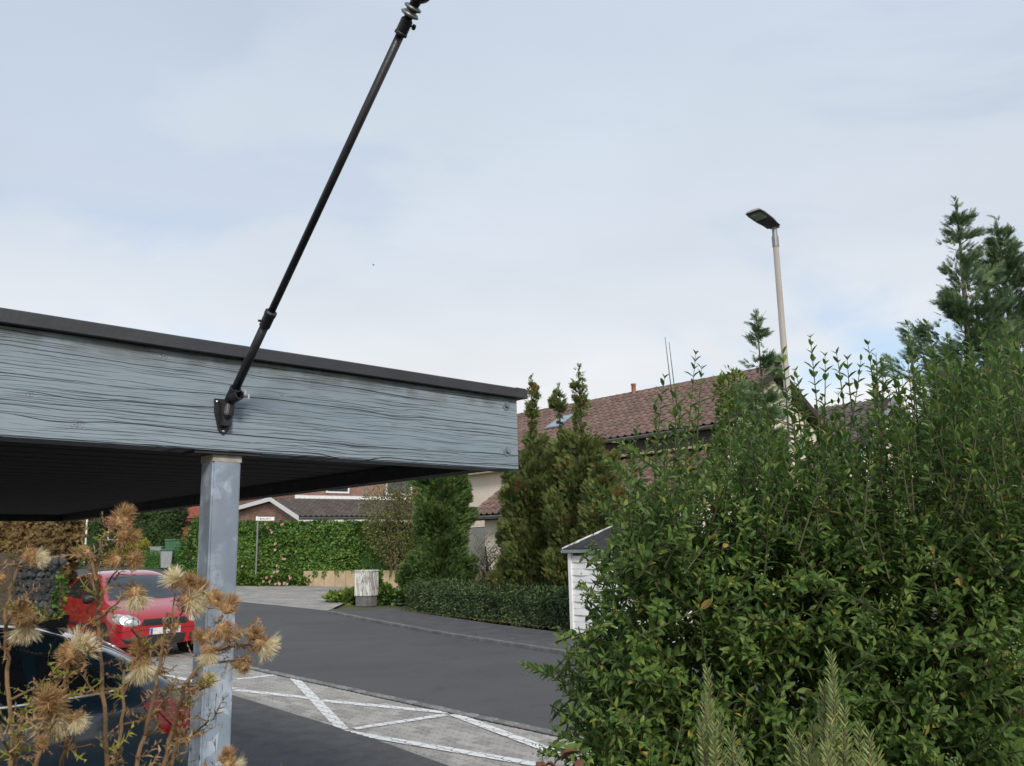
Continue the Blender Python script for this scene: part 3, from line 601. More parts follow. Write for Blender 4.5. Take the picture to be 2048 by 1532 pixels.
class Car:
    def __init__(s, name, label, loc, heading, stn, belt, top, wid, twid, low, wheels, rw, paint, hw):
        s.M = Matrix.Translation(loc) @ Matrix.Rotation(heading, 4, 'Z'); s.t = thing(name, label, 'car', loc); me = make_body(stn, belt, top, wid, twid, low)
        smooth = bake(me.copy()); bm = bmesh.new(); bm.from_mesh(smooth); s.bvh = BVHTree.FromBMesh(bm); bm.free()
        cuts = []
        for wx in wheels:
            for sgn in (1,-1): cuts.append(MB().lathe(Vector((wx,sgn*(hw-.24),rw)), Vector((0,sgn,0)), [(rw*1.16,0),(rw*1.16,.5)], 28).mesh())
        body = bake(me, 2, cuts); s.body = part('body', body, paint, s.t, s.M, smooth=True)
        for wx in wheels:
            for sgn in (1,-1):
                c = Vector((wx,sgn*(hw-.20),rw)); ax = Vector((0,sgn,0))
                MB().lathe(c-ax*.03, ax, [(rw*1.14,0),(rw*1.14,.01)], 24).part('wheel_liner', m_trim, s.t, s.M)
                w = MB().lathe(c, ax, [(rw*.66,0),(rw*.95,0),(rw,.03),(rw,.15),(rw*.95,.185),(rw*.7,.19),(rw*.66,.17)], 28).part('wheel', m_tyre, s.t, s.M, smooth=True)
                mb = MB(); mb.lathe(c+ax*.12, ax, [(rw*.66,0),(rw*.68,.06),(rw*.62,.062),(rw*.60,.02)], 28)
                for k in range(7):
                    a = 2*math.pi*k/7; d = Vector((math.cos(a),0,math.sin(a))); e = Vector((-math.sin(a),0,math.cos(a)))
                    mb.box(c+ax*.14, d, e, ax, (.03,rw*.65), (-.022,.022), (0,.035))
                mb.lathe(c+ax*.13, ax, [(.06,0),(.06,.05),(.03,.055)], 14); mb.part('rim', plain('alloy' if 'alloy' not in MATS else 'alloy', (.45,.46,.47), None, 10, .3, .8) if 'alloy' not in MATS else MATS['alloy'], w, s.M)
    def patch(s, name, poly, axis, mat, off=.005, parent=None, step=.04, holes=None):
        P = [Vector(p) for p in poly]; n = len(P); xs = [p.x for p in P]; ys = [p.y for p in P]; pts = list(P); E = [(i,(i+1)%n) for i in range(n)]
        def inside(x, y):
            c = False
            for i in range(n):
                a, b = P[i], P[(i+1)%n]
                if (a.y > y) != (b.y > y) and x < (b.x-a.x)*(y-a.y)/(b.y-a.y)+a.x: c = not c
            return c
        x = min(xs)+step*.5
        while x < max(xs):
            y = min(ys)+step*.5
            while y < max(ys):
                if inside(x, y): pts.append(Vector((x,y)))
                y += step
            x += step
        # densify the outline too
        V2, E2, F2 = delaunay_2d_cdt([Vector((p[0],p[1])) for p in pts], E, [], 1, 1e-6)[:3]
        ok = []; V3 = []
        for v in V2:
            if axis == '+x': o, d = Vector((4,v.x,v.y)), Vector((-1,0,0))
            elif axis == '-x': o, d = Vector((-4,v.x,v.y)), Vector((1,0,0))
            elif axis == '+y': o, d = Vector((v.x,3,v.y)), Vector((0,-1,0))
            elif axis == '-y': o, d = Vector((v.x,-3,v.y)), Vector((0,1,0))
            h, nr, _, _ = s.bvh.ray_cast(o, d)
            if h is None: ok.append(False); V3.append(Vector()); continue
            if nr.dot(d) > 0: nr = -nr
            ok.append(True); V3.append(h+nr*off)
        F = [f for f in F2 if all(ok[i] for i in f)]; me = bpy.data.meshes.new(name); me.from_pydata(V3, [], F); me.update()
        bm = bmesh.new(); bm.from_mesh(me); bmesh.ops.delete(bm, geom=[v for v in bm.verts if not v.link_faces], context='VERTS')
        dirv = {'+x':Vector((1,0,0)),'-x':Vector((-1,0,0)),'+y':Vector((0,1,0)),'-y':Vector((0,-1,0))}[axis]
        for f in bm.faces:
            f.normal_update()
            if f.normal.dot(dirv) < 0: f.normal_flip()
        bm.to_mesh(me); bm.free()
        return part(name, me, mat, parent or s.t, s.M, smooth=True)
    def strip(s, name, pts, axis, rad, mat, parent=None, off=.003):
        out_ = []
        for i in range(len(pts)-1):
            for k in range(8):
                t = k/8; a = (pts[i][0]*(1-t)+pts[i+1][0]*t, pts[i][1]*(1-t)+pts[i+1][1]*t)
                if axis == '+x': o, d = Vector((4,a[0],a[1])), Vector((-1,0,0))
                elif axis in ('+y','-y'): sg = 1 if axis == '+y' else -1; o, d = Vector((a[0],3*sg,a[1])), Vector((0,-sg,0))
                else: o, d = Vector((-4,a[0],a[1])), Vector((1,0,0))
                h, nr, _, _ = s.bvh.ray_cast(o, d)
                if h is not None: out_.append(h-d*off)
        if len(out_) > 1: return MB().tube(out_, rad, 6).part(name, mat, parent or s.t, s.M)
mir = lambda P: [(-a, b) for a, b in P][::-1]
# --- red hatchback parked along the street
HW = .825
stn = [1.945,1.93,1.89,1.82,1.70,1.50,1.25,1.05,.90,.70,.45,.20,.02,-.3,-.7,-1.1,-1.4,-1.58,-1.72,-1.82,-1.89,-1.93]
belt = [(1.945,.60),(1.89,.66),(1.82,.70),(1.70,.745),(1.5,.80),(1.25,.845),(1.05,.875),(.7,.90),(0,.93),(-1,.97),(-1.6,1.0),(-1.93,.92)]
top = [(1.945,.63),(1.93,.68),(1.89,.715),(1.82,.755),(1.70,.805),(1.5,.865),(1.25,.915),(1.05,.955),(.90,1.02),(.70,1.14),(.45,1.285),(.20,1.395),(.02,1.435),(-.3,1.468),(-.7,1.465),(-1.1,1.435),(-1.4,1.385),(-1.58,1.31),(-1.72,1.18),(-1.82,1.06),(-1.89,.97),(-1.93,.93)]
wid = [(1.945,.42),(1.93,.56),(1.89,.665),(1.82,.735),(1.70,.785),(1.5,.812),(1.25,.822),(0,.825),(-1.4,.815),(-1.72,.77),(-1.85,.70),(-1.93,.58)]
twid = [(1.945,.36),(1.89,.56),(1.82,.62),(1.7,.66),(1.5,.69),(1.05,.70),(.9,.69),(.45,.62),(.02,.575),(-.7,.57),(-1.4,.55),(-1.72,.58),(-1.93,.50)]
low = [(1.945,.24),(1.7,.20),(1.2,.19),(-1.3,.2),(-1.93,.30)]
ctl = gnd(378,1301); hd = math.atan2(MM.y, MM.x)
cl_ = ctl - MM*1.22 - NN*.72
RC = Car('red_hatchback', 'small red hatchback parked at the kerb facing the carport', Vector((cl_.x,cl_.y,0)), hd, stn, belt, top, wid, twid, low, (1.22,-1.22), .295, m_carred, HW)
ws = RC.patch('windscreen', [(-.66,.975),(-.3,.965),(.3,.965),(.66,.975),(.60,1.15),(.525,1.345),(.3,1.375),(-.3,1.375),(-.525,1.345),(-.60,1.15)], '+x', m_carglass)
RC.strip('wiper', [(-.45,1.0),(.05,.99)], '+x', .008, m_trim, ws); RC.strip('wiper', [(.1,.99),(.55,1.0)], '+x', .008, m_trim, ws)
SW = [(.72,.965),(.62,1.06),(.40,1.21),(.18,1.32),(-.05,1.36),(-.32,1.37),(-.32,.965)]
SW2 = [(-.38,.965),(-.38,1.37),(-.75,1.365),(-1.12,1.33),(-1.30,1.22),(-1.40,1.03),(-1.30,.99)]
for ax in ('+y','-y'):
    RC.patch('side_window', SW, ax, m_carglass, step=.05); RC.patch('side_window', SW2, ax, m_carglass, step=.05)
    RC.patch('rub_strip', [(.92,.50),(.92,.55),(-.95,.55),(-.95,.50)], ax, m_trim, .012, step=.1)
    RC.strip('door_seam', [(.74,.93),(.78,.6),(.70,.30)], ax, .004, m_trim, off=0); RC.strip('door_seam', [(-.42,.96),(-.42,.6),(-.40,.30)], ax, .004, m_trim, off=0)
    RC.strip('door_handle', [(-.22,.83),(-.36,.835)], ax, .014, m_carred, off=.012)
    sg = 1 if ax == '+y' else -1
    m = MB().lathe(Vector((.60,sg*.80,1.0)), Vector((0,sg,0)), [(.03,0),(.07,.04),(.085,.11),(.075,.17),(.04,.19)], 14).part('mirror', m_trim, RC.t, RC.M, smooth=True)
HLp = [(.42,.60),(.52,.575),(.66,.585),(.74,.62),(.775,.68),(.77,.755),(.70,.775),(.58,.755),(.46,.70),(.415,.64)]
for P in (HLp, mir(HLp)):
    h = RC.patch('headlight', P, '+x', m_lamp, .007)
    sg = 1 if P is HLp else -1
    for y, z, r in ((.66,.675,.072),(.515,.645,.052)):
        hh, nr, _, _ = RC.bvh.ray_cast(Vector((4,sg*y,z)), Vector((-1,0,0)))
        if hh: MB().lathe(hh+Vector((.010,0,0))-nr*.004, (nr+Vector((1,0,0))).normalized(), [(r,0),(r*1.06,.004),(r*.9,.007),(r*.72,.002),(r*.3,.006)], 18).part('reflector', m_chrome, h, RC.M, smooth=True)
gr = RC.patch('grille', [(-.37,.565),(.37,.565),(.40,.60),(.36,.675),(-.36,.675),(-.40,.60)], '+x', m_trim, .006)
for z in (.59,.62,.65): RC.strip('grille_bar', [(-.36,z),(0,z),(.36,z)], '+x', .006, m_trim, gr, .012)
RC.patch('bumper_strip', [(-.72,.475),(.72,.475),(.74,.52),(-.74,.52)], '+x', m_trim, .012)
RC.patch('lower_intake', [(-.33,.25),(.33,.25),(.37,.40),(-.37,.40)], '+x', m_trim, .006)
for sgn in (1,-1):
    P = [(.42,.28),(.62,.29),(.70,.38),(.44,.40)]; RC.patch('side_intake', P if sgn == 1 else mir(P), '+x', m_trim, .006)
hh = RC.bvh.ray_cast(Vector((4,0,.62)), Vector((-1,0,0)))[0]; bx = hh.x+.02
em = MB(); ri = [Vector((bx,.062*math.cos(a),.622+.062*math.sin(a))) for a in np.linspace(0,2*math.pi,25)]; em.tube(ri, .0065, 6, False)
for a, b in (((-.022,.055),(0,.008)),((.022,.055),(0,.008)),((-.047,.038),(-.024,-.050)),((-.024,-.050),(0,.000)),((0,.0),(.024,-.050)),((.024,-.050),(.047,.038))):
    em.tube([(bx+.002,a[0],.622+a[1]),(bx+.002,b[0],.622+b[1])], .0058, 5)
MB().lathe(Vector((bx-.012,0,.622)), Vector((1,0,0)), [(.064,0),(.064,.01)], 20).part('emblem_disc', m_trim, RC.t, RC.M); em.part('emblem', m_chrome, RC.t, RC.M)
pl = MB().cube(bx-.01,bx+.012,-.26,.26,.415,.525).part('number_plate', m_plate, RC.t, RC.M, bevel=.004); MB().cube(bx+.0125,bx+.0145,-.255,-.215,.42,.52).part('plate_band', m_blue, pl, RC.M)
MB().tube([(-1.35,0,1.40),(-1.52,0,1.62)], .005, 6).part('aerial', m_trim, RC.t, RC.M)
# --- dark fastback under the carport (rear quarter towards the post)
HW2 = .90
stn2 = [2.2,2.17,2.1,1.95,1.7,1.3,1.0,.7,.4,.0,-.4,-.8,-1.1,-1.35,-1.6,-1.8,-1.95,-2.06,-2.13,-2.17]
belt2 = [(2.2,.62),(2.1,.70),(1.7,.82),(1,.93),(.4,.955),(-.8,.985),(-1.35,1.005),(-1.8,.99),(-2.06,.95),(-2.17,.86)]
top2 = [(2.2,.66),(2.17,.71),(2.1,.76),(1.95,.81),(1.7,.88),(1.3,.96),(1.0,1.03),(.7,1.17),(.4,1.33),(0,1.415),(-.4,1.44),(-.8,1.44),(-1.1,1.43),(-1.35,1.395),(-1.6,1.315),(-1.8,1.21),(-1.95,1.11),(-2.06,1.03),(-2.13,.96),(-2.17,.90)]
wid2 = [(2.2,.5),(2.17,.64),(2.1,.75),(1.95,.83),(1.7,.875),(1.3,.90),(-1.3,.90),(-1.7,.885),(-1.95,.84),(-2.06,.78),(-2.13,.70),(-2.17,.60)]
twid2 = [(2.2,.45),(2.1,.64),(1.7,.72),(1.0,.72),(.4,.62),(0,.60),(-.8,.585),(-1.35,.575),(-1.8,.60),(-2.06,.62),(-2.17,.5)]
low2 = [(2.2,.26),(1.7,.2),(-1.5,.2),(-2.17,.34)]
fwd2 = Vector((-.839,-.545,0)).normalized(); lft = Vector((-fwd2.y,fwd2.x,0)); rc = at(408,1440,4.55)
lc = Vector((-4.19,4.72,0))
DC = Car('dark_fastback', 'dark blue car with chrome window surround parked under the carport', Vector((lc.x,lc.y,0)), math.atan2(fwd2.y,fwd2.x), stn2, belt2, top2, wid2, twid2, low2, (1.35,-1.30), .33, m_cardk, HW2)
UPW = [(.95,1.0),(.55,1.235),(.2,1.335),(-.3,1.365),(-.9,1.352),(-1.22,1.31),(-1.5,1.215),(-1.76,1.09)]
LOW_ = [(-1.73,1.06),(-1.64,1.048),(-1.2,1.035),(-.75,1.025),(0,1.0),(.95,.985)]
for ax in ('+y','-y'):
    DC.patch('front_door_glass', [(.88,1.0),(.52,1.22),(.2,1.318),(-.05,1.335),(-.10,1.005)], ax, m_carglass, step=.06)
    DC.patch('rear_door_glass', [(-.17,1.005),(-.13,1.338),(-.4,1.345),(-.9,1.335),(-1.2,1.30),(-1.27,1.04)], ax, m_carglass, step=.06)
    DC.patch('quarter_glass', [(-1.33,1.045),(-1.28,1.275),(-1.5,1.20),(-1.71,1.09),(-1.69,1.07),(-1.6,1.06)], ax, m_carglass, step=.05)
    DC.strip('window_chrome', UPW+LOW_, ax, .0095, m_chrome)
    DC.strip('door_seam', [(-.14,.99),(-.16,.6),(-.14,.32)], ax, .004, m_trim, off=0); DC.strip('door_seam', [(-1.03,1.02),(-1.02,.8),(-.95,.62)], ax, .004, m_trim, off=0)
    DC.strip('shoulder_crease', [(-.2,.90),(-1.1,.93),(-1.84,.955)], ax, .004, m_cardk, off=0)
    DC.strip('door_handle', [(-.75,.90),(-.93,.905)], ax, .013, m_cardk, off=.012)
    DC.strip('roof_strip', [(.3,1.352),(-.3,1.392),(-.75,1.390),(-1.1,1.37)], ax, .008, m_chrome)
    sg = 1 if ax == '+y' else -1
    MB().lathe(Vector((.72,sg*.88,1.03)), Vector((0,sg,0)), [(.03,0),(.08,.05),(.09,.12),(.07,.19),(.03,.21)], 14).part('mirror', m_cardk, DC.t, DC.M, smooth=True)
    tl = DC.patch('tail_light', [(-1.84,.965),(-1.86,.93),(-1.95,.80),(-2.05,.74),(-2.16,.76),(-2.16,.92),(-2.0,.975),(-1.90,.98)], ax, m_taill, .006, step=.04)
    DC.strip('light_bar', [(-1.92,.93),(-2.0,.84),(-2.1,.81)], ax, .012, m_taill, tl)
DC.patch('rear_window', [(-.55,1.10),(.55,1.10),(.47,1.29),(-.47,1.29)], '-x', m_carglass)
DC.patch('tail_light', [(.40,.80),(.66,.78),(.68,.93),(.42,.93)], '-x', m_taill, .006); DC.patch('tail_light', mir([(.40,.80),(.66,.78),(.68,.93),(.42,.93)]), '-x', m_taill, .006)
DC.patch('rear_plate', [(-.26,.62),(.26,.62),(.26,.73),(-.26,.73)], '-x', m_plate, .008)
DC.patch('windscreen', [(-.68,1.06),(.68,1.06),(.57,1.34),(-.57,1.34)], '+x', m_carglass)
fin = [(-1.25,0),(-1.49,0),(-1.50,.075),(-1.45,.085),(-1.35,.05)]
h0 = DC.bvh.ray_cast(Vector((-1.35,0,3)), Vector((0,0,-1)))[0].z-.02
MB().prism([(x,-.012,h0+z) for x, z in fin], (0,.024,0)).part('roof_fin', m_trim, DC.t, DC.M)
# ================================================================== HOUSES
def tile_mesh(w=.30, l=.40):
    prof = [(0,.012),(.10,.050),(.22,.060),(.36,.045),(.48,.012),(.62,.004),(.82,.004),(1,.012)]
    V = []; n = len(prof)
    for y, dz in ((0,.028),(l,0)): V += [(x*(w-.004),y,z+dz) for x, z in prof]
    V += [(x*(w-.004),0,z+.006) for x, z in prof]
    F = [(i,i+1,n+i+1,n+i) for i in range(n-1)]+[(2*n+i,2*n+i+1,i+1,i) for i in range(n-1)]
    me = bpy.data.meshes.new('roof_tile'); me.from_pydata(V, [], F); me.update(); return me, V, F
TILE_ME, TV, TF = tile_mesh()
def tiled(parent, deck, eave0, along, upv, width, length, mat, name='roof_tile', key=None, sc=1.0, lap=.34, nobj=300, vis=None):
    """deck: roof part; eave0 lower-left corner seen from outside (along to the right), upv = slope direction"""
    nx, ny = int(width/(.30*sc)), int(length/(lap*sc)); nrm = along.cross(upv).normalized(); cs = []
    for j in range(ny):
        for i in range(nx):
            p = eave0+along*(i*.30*sc)+upv*(j*lap*sc-.03)+nrm*.035; cs.append(p)
    def Mx(p):
        M = Matrix(((along.x,upv.x,nrm.x,p.x),(along.y,upv.y,nrm.y,p.y),(along.z,upv.z,nrm.z,p.z),(0,0,0,1))) @ Matrix.Scale(sc,4)
        return M @ Matrix.Rotation(random.uniform(-.012,.012),4,'Z') @ Matrix.Translation((0,random.uniform(-.006,.006),random.uniform(-.003,.004)))
    if key: cs.sort(key=key)
    me = TILE_ME.copy(); me.materials.append(mat)
    for p in cs[:nobj]: part('roof_tile', me, mat, deck, Mx(p))
    if cs[nobj:]:
        mb = MB()
        for p in cs[nobj:]:
            M = Mx(p); mb.add([M @ Vector(v) for v in TV], TF)
        o = mb.part('tile_field', mat, deck, kind='stuff')
def quad_slab(a, b, c, d, th): # top quad ccw from outside, thickness down the normal
    n = (b-a).cross(d-a).normalized(); mb = MB(); return mb.prism([p-n*th for p in (a,b,c,d)], n*th)
S = lambda s, n, z: U*s+NN*n+ZV*z
def wallbox(mb, s0, s1, n0, n1, z0, z1): return mb.box(Vector(), U, NN, ZV, (s0,s1), (n0,n1), (z0,z1))
# ---- big house: lower roof, then main roof behind
def solve_s(px, py, n): # s where the pixel ray meets plane n
    p = hitp(px, py, NN*n, NN); return p.dot(U), p.z
sL, zE = solve_s(940,1033,18.0); sR0, _ = solve_s(1700,900,18.0)
sG, zG = solve_s(1300,868,20.4); sRi, zR = solve_s(1560,738,24.0); sRiL, zRL = solve_s(1042,826,24.0)
print('HOUSE', sL, zE, 'gutter', sG, zG, 'ridge', sRi, zR, sRiL, zRL)
zR = (zR+zRL)/2
HS0 = sRi+.0; HS1 = sRiL+1.2      # right (near) end, left end
bh = thing('tiled_house', 'cream house with two stepped brown tiled roofs behind the pointed thujas', 'house', S((HS0+HS1)/2, 22, 0))
mb = MB(); wallbox(mb, HS0+.35, sL-.35, 18.35, 24, -.3, zE-.10); mb.part('wall', m_cream, bh)
mb = MB(); wallbox(mb, HS0+.4, HS1-.4, 20.8, 29.5, zE-.3, zG-.12); mb.part('upper_wall', m_cream, bh)
gw = MB(); gw.prism([S(HS0+.36,20.7,zG-.2),S(HS0+.36,24,zR-.28),S(HS0+.36,27.4,zG-.2)], U*.3); gw.part('gable', m_cream, bh)
gw = MB(); gw.prism([S(HS1-.66,20.7,zG-.2),S(HS1-.66,24,zR-.28),S(HS1-.66,27.4,zG-.2)], U*.3); gw.part('gable', m_cream, bh)
alr = -U                                                # seen from the street, "right" is -U
u1 = (S(0,24,zR)-S(0,20.4,zG)); l1 = u1.length; u1.normalize()
d1 = quad_slab(S(HS1,20.4,zG), S(HS0,20.4,zG), S(HS0,24,zR), S(HS1,24,zR), .18).part('roof', plain('roof_underlay',(.05,.035,.03),None,5,.9), bh)
zU = zG-.62; zTop = zU
u2 = (S(0,20.75,zTop)-S(0,18,zE)); l2 = u2.length; u2.normalize()
d2 = quad_slab(S(sL,18,zE), S(HS0,18,zE), S(HS0,20.75,zTop), S(sL,20.75,zTop), .18).part('lower_roof', MATS['roof_underlay'], bh)
d3 = quad_slab(S(HS0,27.6,zG), S(HS1,27.6,zG), S(HS1,24,zR), S(HS0,24,zR), .18).part('rear_roof', MATS['roof_underlay'], bh)
kx = lambda c: (lambda q: abs(q[0]-1300)+.3*abs(q[1]-850))(proj(c))
tiled(bh, d1, S(HS1,20.4,zG), alr, u1, HS1-HS0, l1, m_tile, key=kx)
tiled(bh, d2, S(sL,18,zE), alr, u2, sL-HS0, l2, m_tile, key=lambda c: abs(proj(c)[0]-1120))
mb = MB(); s = HS0
rt = MB()
while s < HS1-.2:
    mb = MB(); V = []; n = 7
    for ss, r in ((s,.13),(s+.38,.115)):
        V += [S(ss,24,zR-.03)+NN*(math.cos(a)*r)+ZV*(math.sin(a)*r) for a in np.linspace(0,math.pi,n)]
    mb.add(V, [(i,i+1,n+i+1,n+i) for i in range(n-1)]+[tuple(range(n))]); mb.part('ridge_tile', m_tile, bh); s += .36
# gutters (half round) and fascia
def gutter(p0, p1, r, parent, mat=m_zinc):
    d = (p1-p0).normalized(); out_ = d.cross(ZV).normalized(); V = []; n = 9
    for p in (p0, p1): V += [p+out_*(math.cos(a)*r)+ZV*(-math.sin(a)*r) for a in np.linspace(0,math.pi,n)]
    mb = MB(); mb.add(V, [(i,i+1,n+i+1,n+i) for i in range(n-1)]); mb.tube([p0+out_*r, p1+out_*r], r*.18, 6); mb.part('gutter', mat, parent)
gutter(S(HS1,20.30,zG-.03), S(HS0,20.30,zG-.03), .085, bh); gutter(S(sL,17.9,zE-.03), S(HS0,17.9,zE-.03), .085, bh)
mb = MB(); wallbox(mb, HS0, HS1, 20.44, 20.8, zG-.52, zG-.14); mb.part('fascia', plain('dark_fascia',(.035,.025,.02),None,5,.7), bh)
mb = MB(); wallbox(mb, HS0, HS1, 20.40, 20.8, zG-.60, zG-.53); mb.part('flashing', plain('beige_flashing',(.50,.40,.28),None,5,.6), bh)
p = hitp(1268,790, S(0,24,zR), (u1.cross(U))); 
MB().lathe(p-ZV*.15, ZV, [(.16,0),(.10,.16),(.085,.2),(.085,.52),(.10,.53),(.10,.58)], 14).part('vent_pipe', plain('pink_vent',(.36,.15,.11),None,5,.7), bh, smooth=True)
pw = hitp(1122,848, S(0,20.4,zG), u1.cross(U)); nr = alr.cross(u1).normalized()
sw = MB().box(pw+nr*.04, alr, u1, nr, (-.42,.42), (-.55,.55), (0,.09)).part('skylight', m_zinc, bh); MB().box(pw+nr*.04, alr, u1, nr, (-.35,.35), (-.47,.47), (.05,.097)).part('pane', plain('skylight_glass',(.25,.32,.38),None,5,.05,0,0,1), sw)
# white window with frame in the lower front, seen through the hedge
# ---- pale rendered neighbour wall behind, left of the roofs
nb = thing('rendered_house', 'pale rendered house wall with a slanting downpipe beyond the stepped roofs', 'house', S(sL+2,25,0))
a0, _ = solve_s(1060,980,25.5); a1, _ = solve_s(905,980,25.5)
mb = MB(); wallbox(mb, a0, a1, 25.5, 32, 0, 5.5); mb.part('wall', m_cream2, nb)
quad_slab(S(a1+.4,25.1,5.45), S(a0-.4,25.1,5.45), S(a0-.4,28.7,7.0), S(a1+.4,28.7,7.0), .2).part('roof', m_tile_dk, nb); quad_slab(S(a0-.4,32.4,5.45), S(a1+.4,32.4,5.45), S(a1+.4,28.7,7.0), S(a0-.4,28.7,7.0), .2).part('roof', m_tile_dk, nb)
MB().tube([hitp(978,925,NN*25.45,NN), hitp(982,945,NN*25.45,NN), hitp(992,985,NN*25.45,NN), hitp(996,1010,NN*25.45,NN)], .05, 8).part('downpipe', m_zinc, nb)
# ---- second house to the right, dark roof with cream gable
r0, zr0 = solve_s(1785,795,29); r1_, zr1 = solve_s(1640,812,29); ze = zr0-2.6
h2 = thing('gabled_house', 'cream house with dark tiled roof behind the privet hedge', 'house', S((r0+r1_)/2,29,0))
r2 = r1_+6
mb = MB(); wallbox(mb, r0+.35, r2, 25.8, 32.4, 0, ze+.1); mb.part('wall', m_cream, h2)
MB().prism([S(r0+.36,25.7,ze),S(r0+.36,29,zr0-.25),S(r0+.36,32.5,ze)], U*.3).part('gable', m_cream, h2)
ua = (S(0,29,zr0)-S(0,25.3,ze)); la = ua.length; ua.normalize()
d = quad_slab(S(r2,25.3,ze), S(r0,25.3,ze), S(r0,29,zr0), S(r2,29,zr0), .18).part('roof', MATS['roof_underlay'], h2); quad_slab(S(r0,32.7,ze), S(r2,32.7,ze), S(r2,29,zr0), S(r0,29,zr0), .18).part('rear_roof', m_tile_dk, h2)
tiled(h2, d, S(r2,25.3,ze), -U, ua, r2-r0, la, m_tile_dk, key=lambda c: abs(proj(c)[0]-1700), nobj=120)
for nA, zA, nB, zB in ((25.3,ze,29,zr0),(29,zr0,32.7,ze)):
    MB().prism([S(r0-.02,nA,zA-.2),S(r0-.02,nB,zB-.2),S(r0-.02,nB,zB+.06),S(r0-.02,nA,zA+.06)], -U*.03).part('verge_board', m_grey, h2)
wi = MB(); wi.box(S(r0+.34,27.2,ze-1.9), NN, ZV, -U, (0,1.3), (0,1.3), (0,.03)); f = wi.part('window', m_white, h2); MB().box(S(r0+.30,27.3,ze-1.8), NN, ZV, -U, (0,1.1), (0,1.1), (0,.01)).part('pane', m_glass, f)
gutter(S(r2,25.2,ze-.03), S(r0,25.2,ze-.03), .08, h2)
# ---- brick house with a shallow tiled wing
C0 = at(597,1034,42); sB = C0.dot(U); nB = C0.dot(NN); zB = C0.z; gz = zt(sB)
kh = thing('brick_house', 'red brick house with low brown tiled wing above the ivy hedge', 'house', S(sB+3, nB+4, gz))
P3 = hitp(541,996, NN*nB, NN); tR = P3.dot(U)-sB; zRb = P3.z; print('BRICK', sB, nB, zB, tR, zRb)
gs = MB(); gs.prism([S(sB+.25,nB+.22,gz-.3),S(sB+.25,nB+.22,zB-.12),S(sB+tR,nB+.22,zRb-.15),S(sB+tR+5.6,nB+.22,zRb-.55),S(sB+tR+5.6,nB+.22,gz-.3)], NN*9)
o = gs.part('wall', m_brick, kh); uvmap(o.data, Vector(), U, ZV)
ud = (S(sB+tR,nB,zRb)-S(sB,nB,zB)); lb = ud.length; ud.normalize()
dk = quad_slab(S(sB,nB,zB), S(sB,nB+9.4,zB), S(sB+tR,nB+9.4,zRb), S(sB+tR,nB,zRb), .14).part('wing_roof', MATS['roof_underlay'], kh)
tiled(kh, dk, S(sB,nB,zB), NN, ud, 9.3, lb, m_tile_dk, nobj=0)
quad_slab(S(sB+tR+6,nB+9.4,zRb-.45), S(sB+tR+6,nB,zRb-.45), S(sB+tR,nB,zRb), S(sB+tR,nB+9.4,zRb), .14).part('wing_roof', m_tile_dk, kh)
for sA, zA, sC, zC in ((sB-.05,zB,sB+tR,zRb),(sB+tR,zRb,sB+tR+6,zRb-.45)):
    MB().prism([S(sA,nB-.02,zA-.17),S(sC,nB-.02,zC-.17),S(sC,nB-.02,zC+.05),S(sA,nB-.02,zA+.05)], -NN*.04).part('verge_board', m_white, kh)
gutter(S(sB-.09,nB+9.3,zB-.02), S(sB-.09,nB,zB-.02), .085, kh) if False else gutter(S(sB-.02,nB,zB-.02), S(sB-.02,nB+9.3,zB-.02), .085, kh)
mb = MB(); mb.box(Vector(), U, NN, ZV, (sB-.0,sB+.04), (nB,nB+9.3), (zB-.30,zB-.14)); mb.part('fascia', m_white, kh)
mw = MB(); mw.box(Vector(), U, NN, ZV, (sB+tR+.35,sB+tR+8), (nB+1.6,nB+12), (gz,zRb+4)); o = mw.part('main_wall', m_brick, kh); uvmap(o.data, Vector(), NN, ZV)
mf = MB(); mf.box(Vector(), U, NN, ZV, (sB+tR+.30,sB+tR+.36), (nB+1.6,nB+12), (zRb+.02,zRb+.20)); mf.part('flashing', m_white, kh)
w0 = hitp(655,975, U*(sB+tR+.34), U); w = MB().box(Vector((w0.x,w0.y,zRb+.35)), NN, ZV, -U, (-.1,1.4), (0,1.4), (-.02,.05)).part('window', m_white, kh); MB().box(Vector((w0.x,w0.y,zRb+.40)), NN, ZV, -U, (0,1.3), (.05,1.3), (.05,.055)).part('pane', m_glass, w)
w1 = hitp(732,985, U*(sB+tR+.30), U); MB().tube([(w1.x,w1.y,zRb+.1),(w1.x,w1.y,zRb+3.6)], .06, 8).part('downpipe', m_zinc, kh)
w2 = hitp(785,975, U*(sB+tR+.34), U); w = MB().box(Vector((w2.x,w2.y,zRb+.3)), NN, ZV, -U, (-.5,1.4), (0,1.4), (-.02,.05)).part('window', m_white, kh); MB().box(Vector((w2.x,w2.y,zRb+.36)), NN, ZV, -U, (-.4,1.3), (.05,1.3), (.05,.055)).part('pane', m_glass, w)
